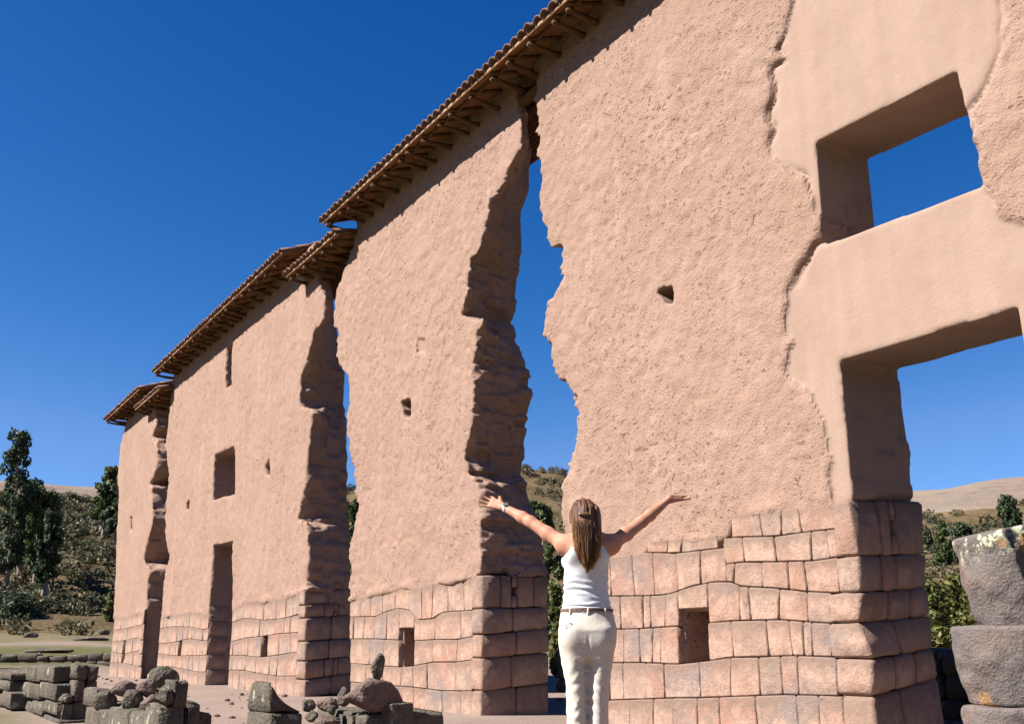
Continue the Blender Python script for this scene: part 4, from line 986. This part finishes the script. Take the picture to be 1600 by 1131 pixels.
tree_px(20, 752, 960, 112, 54, 'dense gum tree behind the tallest one at the left edge', LEAFD, 203, 'gum', 2800, group=GL, name='gum_tree', crown0=.25, trunk=.35)
tree_px(66, 800, 955, 98, 36, 'shorter slim gum tree at the right side of the left clump', LEAFD, 204, 'gum', 2000, group=GL, name='gum_tree', crown0=.3, trunk=.3)
tree_px(156, 732, 890, 150, 44, 'gum tree with a light green crown just left of the far wall piece', LEAFM, 205, 'gum', 2600, group=GL, name='gum_tree', crown0=.3, trunk=.35)
tree_px(178, 742, 905, 146, 40, 'dark gum tree half hidden behind the far wall piece', LEAFD, 206, 'gum', 2400, group=GL, name='gum_tree', crown0=.25, trunk=.35)
tree_px(172, 925, 975, 92, 26, 'small yellow-green bush at the foot of the far wall piece', LEAFY, 207, 'bush', 1200, name='bush', cat='bush', crown0=.05, trunk=.08)
tree_px(20, 935, 985, 92, 90, 'wide dark bush under the gum trees at the left', LEAFD, 208, 'bush', 2400, name='bush', cat='bush', crown0=.05, trunk=.1)
tree_px(852, 785, 1008, 48, 50, 'dark hanging tree seen through the gap right of the pier', LEAFM, 211, 'weep', 5200, 3.0, name='drooping_tree', crown0=.12, trunk=.22)
tree_px(552, 782, 960, 60, 40, 'green tree seen through the narrow gap left of the pier', LEAFM, 212, 'weep', 2600, 2.6, name='drooping_tree', crown0=.2, trunk=.2)
tree_px(872, 905, 1012, 30, 30, 'dry yellowish bush low in the gap beside the woman', LEAFY, 213, 'bush', 1600, 3.0, name='bush', cat='bush', crown0=.05, trunk=.05)
GR = 'trees beyond the doorway at the right'
tree_px(1478, 813, 892, 120, 34, 'pointed conical tree beyond the doorway, left of the column stump', LEAFM, 221, 'cone', 2200, group=GR, name='conifer', crown0=.08, trunk=.25)
tree_px(1508, 820, 895, 122, 36, 'darker round tree right behind the pointed conical one', LEAFD, 222, 'gum', 2200, group=GR, name='round_tree', crown0=.15, trunk=.25)
tree_px(1588, 774, 860, 95, 44, 'dark conifer rising behind the lichened column stump', LEAFD, 223, 'gum', 2400, group=GR, name='conifer', crown0=.15, trunk=.25)
tree_px(1452, 830, 866, 150, 22, 'small dark bush on the slope beside the doorway edge', LEAFD, 224, 'bush', 900, name='bush', cat='bush', crown0=.05, trunk=.1)
GB = 'yellow-green bushes behind the doorway'
for k, (x, y0, y1, d, wpx, mt, lb) in enumerate([(1462, 905, 1012, 24, 84, LEAFY, 'yellow-green bush right beside the stone door jamb'), (1500, 898, 1012, 25, 90, LEAFY, 'larger olive bush between the door jamb and the column stump'), (1545, 905, 1012, 27, 60, LEAFM, 'green bush hidden mostly behind the column stump'), (1432, 912, 1012, 27, 50, LEAFM, 'green bush partly behind the stone door jamb')]):
    tree_px(x, y0, y1, d, wpx, lb, mt, 230 + k, 'bush', 2200, 3.2, GB, 'bush', cat='bush', crown0=.03, trunk=.04)
# scrub on the hillside: one mass nobody could count
def scrub(name, label, sectors, seed, leafn=95):
    rng = np.random.default_rng(seed); V, Q, Tn = [], [], []; nb = 0
    for (xa, xb, r0, r1, cnt) in sectors:
        for _ in range(cnt):
            px = rng.uniform(xa, xb); th = math.degrees(math.atan((px - 800) / 1720.)); r = r0 + (r1 - r0) * rng.uniform() ** .9
            x, y, z = (float(q[0]) for q in terrain(np.array([th]), np.array([r])))
            if pnoise(np.array([[x, y, 0]]), 11., 3)[0] < -.25 + .3 * rng.normal() * .5: continue
            if r > 108 and math.sin(z * 1.55 + 1.6 * pnoise(np.array([[x, y, 0]]), 30., 2)[0]) < -.15 and rng.uniform() < .8: continue
            sz = rng.uniform(.5, 1.7) * (.6 + r / 260)
            v, q, t = leaf_cloud([(x, y, z + sz * .25), (x + rng.normal() * sz * .5, y + rng.normal() * sz * .5, z + sz * .2), (x, y, z + sz * .5)], [sz * .7, sz * .6, sz * .5], leafn, sz * .15, rng)
            V.append(v); Q.append(q + nb); Tn.append(np.clip(t + rng.normal() * .2, 0, 1)); nb += len(v)
    me = mesh(name, np.concatenate(V), np.concatenate(Q)); fattr(me, 'tint', np.concatenate(Tn))
    o = link(name, me, SCRUB, smooth=False); o['kind'] = 'stuff'; o['label'] = label
scrub('hillside_scrub', 'dark scrub and dry bushes covering the terraced slopes', [(-60, 260, 86, 245, 2100), (-60, 260, 86, 112, 500), (480, 960, 70, 250, 800), (1380, 1680, 100, 262, 700)], 51)
# ------------------------------------------------------------------ the woman, seen from behind with her arms spread
PD = 0.8 * 1720 / 216.0                 # her distance along the heading
PO = onR(918, 1227, PD); PO[2] = 0.
def L(px, py, fy=0.):                   # picture point -> her own frame (right, away, up), fy metres beyond her middle
    q = onR(px, py, PD + fy); d = q - PO; return np.array([d @ HR, d @ HF, q[2]])
class Body:
    def __init__(s, lo, hi, h):
        s.h = h; s.ax = [np.arange(a, b + h, h) for a, b in zip(lo, hi)]; s.V = np.full([len(a) for a in s.ax], .3, np.float32)
    def win(s, lo, hi):
        ix = [slice(max(0, np.searchsorted(a, l)), max(1, np.searchsorted(a, q))) for a, l, q in zip(s.ax, lo, hi)]
        g = np.meshgrid(*[a[i] for a, i in zip(s.ax, ix)], indexing='ij'); return tuple(ix), [q.astype(np.float32) for q in g]
    def put(s, ix, d, k):
        c = s.V[ix]
        if k > 0: h = np.maximum(k - np.abs(c - d), 0) / k; s.V[ix] = np.minimum(c, d) - h * h * k * .25
        else: s.V[ix] = np.minimum(c, d)
    def cone(s, a, b, ra, rb, k=.02):
        a = np.asarray(a, float); b = np.asarray(b, float); m = max(ra, rb) + k + .03
        ix, (X, Y, Z) = s.win(np.minimum(a, b) - m, np.maximum(a, b) + m)
        ab = b - a; L2 = ab @ ab + 1e-9; t = np.clip(((X - a[0]) * ab[0] + (Y - a[1]) * ab[1] + (Z - a[2]) * ab[2]) / L2, 0, 1)
        d = np.sqrt((X - a[0] - t * ab[0]) ** 2 + (Y - a[1] - t * ab[1]) ** 2 + (Z - a[2] - t * ab[2]) ** 2) - (ra + (rb - ra) * t); s.put(ix, d, k)
    def ell(s, c, r, k=.02):
        c = np.asarray(c); r = np.asarray(r); ix, (X, Y, Z) = s.win(c - r - k - .03, c + r + k + .03)
        q = np.sqrt(((X - c[0]) / r[0]) ** 2 + ((Y - c[1]) / r[1]) ** 2 + ((Z - c[2]) / r[2]) ** 2); s.put(ix, (q - 1) * r.min(), k)
    def col(s, rows, k=.02):            # elliptical sections: (z, cx, cy, a, b)
        r = np.array(sorted(rows)); z0, z1 = r[0, 0], r[-1, 0]; m = r[:, 3].max() + k + .03
        ix, (X, Y, Z) = s.win((r[:, 1].min() - m, r[:, 2].min() - m, z0 - .05), (r[:, 1].max() + m, r[:, 2].max() + m, z1 + .05))
        f = lambda i: np.interp(Z, r[:, 0], r[:, i]).astype(np.float32); cx, cy, a, b = f(1), f(2), f(3), f(4)
        q = np.sqrt(((X - cx) / a) ** 2 + ((Y - cy) / b) ** 2); d = (q - 1) * np.minimum(a, b); d = np.maximum(d, np.maximum(Z - z1, z0 - Z)); s.put(ix, d, k)
    def mesh(s, name, V=None):
        P, Q = nets(s.V if V is None else V, [a[0] for a in s.ax], (s.h,) * 3); return mesh(name, P, Q)
woman = empty('person', tuple(PO), 'woman seen from behind with arms spread wide, in white tank top and beige trousers', 'person')
woman.rotation_euler = (0, 0, R(FWD_ANG - 90))
zw = L(916, 953)[2]; zarm = L(916, 876)[2]; zsh = L(916, 838)[2]
def sect(py, xl, xr, b, cy=0.): a, q = L(xl, py), L(xr, py); return (a[2], (a[0] + q[0]) / 2, cy, abs(q[0] - a[0]) / 2, b)
torso = [sect(1010, 880, 954, .105, -.01), sect(985, 874, 962, .122, -.012), sect(965, 876, 959, .108, 0), sect(950, 879, 954, .094, .008), sect(925, 883, 949, .086, .012), sect(905, 883, 949, .088, .01), sect(880, 884, 950, .094, .005), sect(862, 884, 951, .092, 0), sect(845, 884, 953, .078, .0), sect(834, 893, 944, .06, .0), sect(828, 903, 934, .05, 0)]
shl, shr = L(884, 851, .0), L(953, 851, .0)
ell_, wrl = L(829, 815, .14), L(787, 792, .28)
elr, wrr = L(1003, 815, .13), L(1044, 781, .26)
hc = L(914, 812, .0)
B = Body((-.80, -.26, -.02), (.80, .62, 1.72), .0052)
B.col(torso, .02)
B.cone(L(916, 838, 0), L(915, 818, .01), .055, .05, .03)                       # neck
B.ell(hc + np.array([0, .01, .015]), (.073, .092, .105), .02); B.ell(hc + np.array([0, .045, -.045]), (.055, .055, .07), .03)   # skull and jaw
B.cone(hc + np.array([0, .105, .0]), hc + np.array([0, .118, -.03]), .010, .014, .012)    # nose
for s in (-1, 1):
    B.ell(hc + np.array([s * .074, .0, -.01]), (.010, .018, .03), .006)       # ears
    B.ell(hc + np.array([s * .03, .088, .012]), (.013, .012, .009), .006)     # eyes
B.ell(hc + np.array([0, .098, -.062]), (.024, .012, .007), .008); B.ell(hc + np.array([0, .085, -.09]), (.02, .02, .018), .02)  # mouth, chin
for s, sh, el, wr in ((-1, shl, ell_, wrl), (1, shr, elr, wrr)):
    B.cone(L(916, 842, 0), sh, .05, .046, .04); B.ell(sh + np.array([s * .008, .0, 0.0]), (.047, .05, .047), .03)
    m = (sh + el) / 2 + np.array([0, 0, -.004]); B.cone(sh, m, .043, .041, .03); B.cone(m, el, .041, .034, .02)
    f = el + (wr - el) * .3; B.cone(el, f, .034, .0345, .02); B.cone(f, wr, .0345, .0215, .02)
    B.cone(L(900 if s < 0 else 934, 858, -.05), sh, .045, .04, .05)             # shoulder blade
def hand(wr, tip, up, fwd_tilt, sgn):
    d = tip - wr; ln = np.linalg.norm(d); d = d / ln; up = np.array(up, float); up -= d * (up @ d); up /= np.linalg.norm(up); n = np.cross(d, up) * sgn
    pal = wr + d * .088
    for q in (-.026, -.009, .009, .027): B.cone(wr + d * .012 + up * q * .55, pal + up * q, .0125, .0105, .012)
    for q, a, l in ((.030, .26, .070), (.011, .08, .078), (-.010, -.08, .072), (-.029, -.24, .056)):
        dd = d * math.cos(a) + up * math.sin(a); k0 = pal + up * q; k1 = k0 + dd * l * .5 + n * .004; k2 = k1 + (dd * .94 + n * .30) * l * .5
        B.cone(k0, k1, .0092, .0082, .006); B.cone(k1, k2, .0082, .0062, .003)
    t0 = wr + d * .03 + up * .022; t1 = t0 + (d * .62 + up * .78) * .036; t2 = t1 + (d * .72 + up * .62 + n * .15) * .030
    B.cone(t0, t1, .013, .0102, .012); B.cone(t1, t2, .0102, .0075, .004)
hand(wrl, L(743, 776, .36), (0, .35, 1), 0, -1); hand(wrr, L(1084, 766, .33), (0, .35, 1), 0, 1)
hipl, hipr = L(897, 1012, 0), L(940, 1012, 0); kl, kr = L(900, 1120, .0), L(935, 1120, .015); 
al, ar = np.array([kl[0] - .005, .02, .09]), np.array([kr[0] + .005, .05, .09])
for hp, kn, an in ((hipl, kl, al), (hipr, kr, ar)):
    B.cone(hp, kn, .058, .042, .03); B.cone(kn, (kn * .65 + an * .35) + np.array([0, -.01, 0]), .041, .042, .02); B.cone((kn * .65 + an * .35) + np.array([0, -.01, 0]), an, .042, .034, .02)
    B.cone(an, an + np.array([0, .14, -.05]), .035, .03, .02)
def mat_skin():
    m = NT('skin', .62, .25); n = m.noise(18, 4, .6)
    c = m.mix(m.ramp(n, [(.35, 0.), (.7, 1.)]), (.36, .165, .105), (.44, .22, .145))
    m.b.inputs['Subsurface Weight'].default_value = .12; m.b.inputs['Subsurface Radius'].default_value = (.012, .005, .003)
    return m.done(c, m.noise(160, 3), .15, .002)
SKIN = mat_skin()
body = link('body', B.mesh('body'), SKIN, woman)
# trousers
G = Body((-.30, -.26, .01), (.30, .26, zw + .03), .0062)
G.col([(z, cx, cy, a + .006, b + .008) for z, cx, cy, a, b in torso if L(916, 1000)[2] < z < zw + .045] + [sect(1004, 876, 959, .122, -.014), sect(1026, 886, 949, .105, -.012)], .01)
for px, s in ((895, -1), (941, 1)): G.ell(L(px, 993, -.075), (.072, .062, .078), .035)
lgl = [(1008, 873, 918), (1036, 877, 917.5), (1069, 884, 917), (1100, 885, 917), (1131, 886, 917), (1175, 886, 916)]
lgr = [(1008, 916, 961), (1036, 918, 957), (1069, 918.5, 952), (1100, 918.5, 950), (1131, 919, 950), (1175, 919, 950)]
for rows_, an in ((lgl, al), (lgr, ar)):
    rr = [sect(py, a, b, float(np.interp(py, [1008, 1036, 1070, 1110], [.112, .10, .088, .078])), -.008) for py, a, b in rows_]
    rr.append(sect(985, rows_[0][1] + 3, rows_[0][2] - 3, .10, -.008)); rr.append((.03, an[0], an[1] - .01, .062, .075)); G.col(rr, .03)
gx, gy, gz = G.ax
X, Y, Z = np.meshgrid(gx, gy, gz, indexing='ij')
fold = gnoise(G.ax, (.16, .12, .035), 71) * .35 + gnoise(G.ax, (.05, .05, .16), 72) * .4
# drag lines falling from the seat and bunching towards the knees
ang = np.sin((Z * 1.0 + np.abs(X) * .8) * 95 + 3 * gnoise(G.ax, (.08, .08, .08), 73)) * smooth01((.78 - Z) / .12) * smooth01((Z - .3) / .1)
low = np.sin(Z * 130 + X * 60 + 4 * gnoise(G.ax, (.06, .06, .09), 74)) * smooth01((.62 - Z) / .15)
G.V = G.V - .004 * fold - .0013 * ang - .001 * low
cleft = np.maximum(0, 1 - np.abs(X - L(917, 990)[0]) / .012) * smooth01((zw - .12 - Z) / .08) * smooth01((Z - .72) / .05) * (Y < 0)
G.V = np.maximum(G.V + .006 * cleft, Z - zw - .004)
TR = mat_plain('linen', (.50, .455, .385), .9, .06, 60, .35)
tro = link('trousers', G.mesh('trousers'), TR, woman)
# tank top
K_ = Body((-.26, -.2, zw - .03), (.26, .2, zsh + .06), .005)
K_.col([(z, cx, cy, a + .007, b + .009) for z, cx, cy, a, b in torso], .01)
for px in (898, 936): K_.ell(L(px, 866, -.055), (.05, .045, .06), .04)
for s in (-1, 1): K_.ell(np.array([s * .065, .075, zarm - .0]), (.065, .05, .06), .03)
X, Y, Z = np.meshgrid(*K_.ax, indexing='ij')
wr_ = np.sin(Z * 170 + 5 * gnoise(K_.ax, (.09, .09, .05), 81) + X * 14) * smooth01((zarm - .05 - Z) / .08) * (.5 + .5 * gnoise(K_.ax, (.1, .1, .08), 82))
K_.V = K_.V - .0042 * wr_ - .003 * gnoise(K_.ax, (.07, .07, .07), 83)
xc_ = L(917, 880)[0]
arm = np.sqrt(((np.abs(X - xc_) - .158) / .075) ** 2 + ((Z - (zsh + .005)) / .125) ** 2) - 1   # arm holes
neck = np.sqrt(((X - xc_) / .062) ** 2 + ((Z - (zsh + .06)) / np.where(Y < 0, .10, .16)) ** 2) - 1
K_.V = np.maximum(np.maximum(K_.V, -arm * .07), -neck * .06)
hem = zw - .012 + .008 * gnoise(K_.ax, (.08, .08, 9.), 84)
K_.V = np.maximum(np.maximum(K_.V, hem - Z), Z - zsh - .035)
def mat_top():
    m = NT('ribbed_cotton', .9, .15); rib = m.n('ShaderNodeTexWave'); rib.inputs['Scale'].default_value = 60; rib.inputs['Distortion'].default_value = .3; m.inp(rib.inputs[0], m.co)
    n = m.noise(120, 3, .6); c = m.mix(m.ramp(n, [(.35, 0.), (.7, 1.)]), (.47, .47, .49), (.60, .60, .61))
    return m.done(c, m.math('ADD', rib.outputs[1], n), .25, .002)
link('tank_top', K_.mesh('tank_top'), mat_top(), woman)
# belt: a woven band round the waist
bl_ = []; 
V, Fc = [], []
bs = sect(953, 878.5, 955.5, .101, .004); nb = 40
for k in range(nb):
    a = 2 * math.pi * k / nb; ca, sa = math.cos(a), math.sin(a)
    for rr, zz in ((.004, -.010), (.011, -.010), (.011, .009), (.004, .009)): V.append((bs[1] + (bs[3] + rr) * ca, bs[2] + (bs[4] + rr) * sa, bs[0] + zz + .002 * math.sin(3 * a)))
for k in range(nb):
    for q in range(4): i, j = k * 4 + q, k * 4 + (q + 1) % 4; i2, j2 = ((k + 1) % nb) * 4 + q, ((k + 1) % nb) * 4 + (q + 1) % 4; Fc.append((i, i2, j2, j))
link('belt', mesh('belt', V, Fc), mat_plain('belt', (.15, .095, .07), .8, .3, 90, .4), woman, smooth=False)
# belt loops and the stitched back pocket
for px in (890, 917, 944):
    q = L(px, 955, 0); yb_ = bs[2] - (bs[4] + .013) * math.sqrt(max(0, 1 - ((q[0] - bs[1]) / (bs[3] + .013)) ** 2))
    link('belt_loop', block_mesh(box8(q[0] - .006, q[0] + .006, yb_ - .003, yb_ + .006, q[2] - .022, q[2] + .016), .001, .2, 3, 0, 'belt_loop'), TR, woman)
DK = mat_plain('pocket_stitch', (.13, .10, .075), .8, .2)
for k, (px, py) in enumerate([(884, 976), (886, 974), (889, 975), (891, 973), (893, 974), (885, 980), (888, 979), (892, 978)]):
    q = L(px, py, 0); best = None
    for fy in np.arange(-.2, .0, .004):
        p = L(px, py, fy); ii = [int(np.clip(round((v - a[0]) / G.h), 0, len(a) - 1)) for v, a in zip(p, G.ax)]
        if G.V[tuple(ii)] < .001: best = p; break
    if best is not None: link('pocket_stitch', block_mesh(box8(best[0] - .005, best[0] + .005, best[1] - .003, best[1] + .004, best[2] - .002, best[2] + .002), .0, .2, 3, 0, 'pocket_stitch'), DK, woman)
# wrist watch on her left arm
wd_ = (wrl - ell_) / np.linalg.norm(wrl - ell_); wc_ = wrl - wd_ * .022
def ring_mesh(c, ax_, r, wdt, th, n=20):
    u = np.cross(ax_, [0, 0, 1.]); u /= np.linalg.norm(u); v = np.cross(ax_, u); V, Fc = [], []
    for k in range(n):
        a = 2 * math.pi * k / n; e = math.cos(a) * u + math.sin(a) * v
        for rr, o in ((r, -wdt), (r + th, -wdt), (r + th, wdt), (r, wdt)): V.append(c + e * rr + ax_ * o)
    for k in range(n):
        for q in range(4): i, j = k * 4 + q, k * 4 + (q + 1) % 4; i2, j2 = ((k + 1) % n) * 4 + q, ((k + 1) % n) * 4 + (q + 1) % 4; Fc.append((i, j, j2, i2))
    return V, Fc
STEEL = mat_plain('steel', (.45, .44, .42), .35, .1, 60, .1, .5)
ww = link('watch', mesh('watch', *ring_mesh(wc_, wd_, .0235, .009, .004)), STEEL, woman, smooth=False)
nv = np.array([.15, -.8, .55]); nv -= wd_ * (nv @ wd_); nv /= np.linalg.norm(nv)
link('watch_face', mesh('watch_face', *tube([wc_ + nv * .024, wc_ + nv * .034], [.017, .016], 16)), mat_plain('watch_face', (.10, .10, .11), .3, .1, 60, .1, .5), ww, smooth=False)
# shoes
for an, s in ((al, -1), (ar, 1)):
    sh = Body((an[0] - .08, an[1] - .1, -.01), (an[0] + .08, an[1] + .24, .13), .006)
    sh.cone(an + np.array([0, -.03, -.045]), an + np.array([s * .01, .14, -.055]), .042, .036, .02); sh.cone(an + np.array([0, -.005, -.04]), an + np.array([0, 0, .0]), .045, .043, .02)
    Z = np.meshgrid(*sh.ax, indexing='ij')[2]; link('shoe', sh.mesh('shoe', np.maximum(sh.V, .002 - Z)), mat_plain('shoe_leather', (.10, .07, .05), .6), woman)
# hair: brushed back under a clip and falling in loose strands
H_ = Body((-.16, -.22, L(915, 900)[2] - .06), (.16, .16, 1.74), .0048)
ztop = L(914, 779)[2]
H_.ell(hc + np.array([0, -.004, .022]), (.084, .104, .108), .01)
tail = [(794, 894, 934, .085, -.02), (815, 893, 937, .08, -.05), (835, 894, 939, .062, -.08), (848, 897, 940, .054, -.095), (860, 898, 936, .046, -.10), (872, 903, 935, .038, -.104), (882, 907, 928, .03, -.106), (890, 913, 923, .018, -.106)]
H_.col([sect(py, a, b, c, d) for py, a, b, c, d in tail], .03)
X, Y, Z = np.meshgrid(*H_.ax, indexing='ij')
H_.V = np.maximum(H_.V, np.where(Z < hc[2] + .07, Y - .055 - .0 * Z, -1))       # open face
H_.V = H_.V - .005 * gnoise(H_.ax, (.011, .05, .20), 91) - .006 * gnoise(H_.ax, (.03, .06, .25), 92) - .004 * gnoise(H_.ax, (.006, .05, .15), 93)
def mat_hair():
    m = NT('hair', .55, .3)
    st = m.noise(1, 5, .65, m.scaled(120, 60, 5)); big = m.noise(1, 3, .5, m.scaled(26, 12, 2.5))
    q = m.n('ShaderNodeSeparateXYZ'); m.inp(q.inputs[0], m.co)
    base = m.ramp(st, [(.3, (.030, .011, .005)), (.55, (.10, .040, .017)), (.75, (.21, .095, .042))])
    tipz = m.ramp(m.math('SUBTRACT', q.outputs[2], .9), [(.38, 1.), (.68, 0.)])
    f = m.math('MULTIPLY', tipz, m.ramp(big, [(.38, 0.), (.58, 1.)]))
    c = m.mix(f, base, m.ramp(st, [(.3, (.13, .058, .022)), (.6, (.36, .19, .075)), (.8, (.50, .30, .13))]))
    return m.done(c, st, .7, .006)
HAIR = mat_hair()
hb = H_.mesh('hair')
hv, hf = [tuple(v.co) for v in hb.vertices], [tuple(p.vertices) for p in hb.polygons]
mb = MB(); mb.v = hv; mb.f = hf; rg = random.Random(9)
for k in range(420):                                                # loose strands over the mass and at the uneven ends
    u = rg.uniform(-1, 1); y0 = rg.uniform(812, 850); y1 = rg.uniform(872, 899) - 13 * abs(u); pts = []
    amp = rg.uniform(-2.2, 2.2); ph = rg.uniform(0, 6); dep = rg.uniform(-.012, .012)
    for q in range(6):
        t = q / 5; py = y0 + (y1 - y0) * t; i = np.interp(py, [r[0] for r in tail] + [900], [(r[1] + r[2]) / 2 for r in tail] + [917]); hw = np.interp(py, [r[0] for r in tail] + [900], [(r[2] - r[1]) / 2 for r in tail] + [6]); cy = np.interp(py, [r[0] for r in tail] + [900], [r[4] - r[3] * math.sqrt(1 - min(.95, u * u)) for r in tail] + [-.12])
        pts.append(L(i + u * hw * .98 + amp * math.sin(ph + 4 * t), py, cy + dep - .004))
    mb.add(*tube(pts, [.0014, .0018, .0019, .0018, .0015, .0006], 3, False))
bpy.data.meshes.remove(hb)
hr = link('hair', mb.mesh('hair'), HAIR, woman)
c_ = L(912, 803, -.125)
link('hair_clip', block_mesh(box8(c_[0] - .030, c_[0] + .030, c_[1] - .008, c_[1] + .012, c_[2] - .009, c_[2] + .009), .004, .3, 5, .001, 'hair_clip'), mat_plain('clip', (.16, .09, .05), .35, .3, 60, .1, .5), hr)
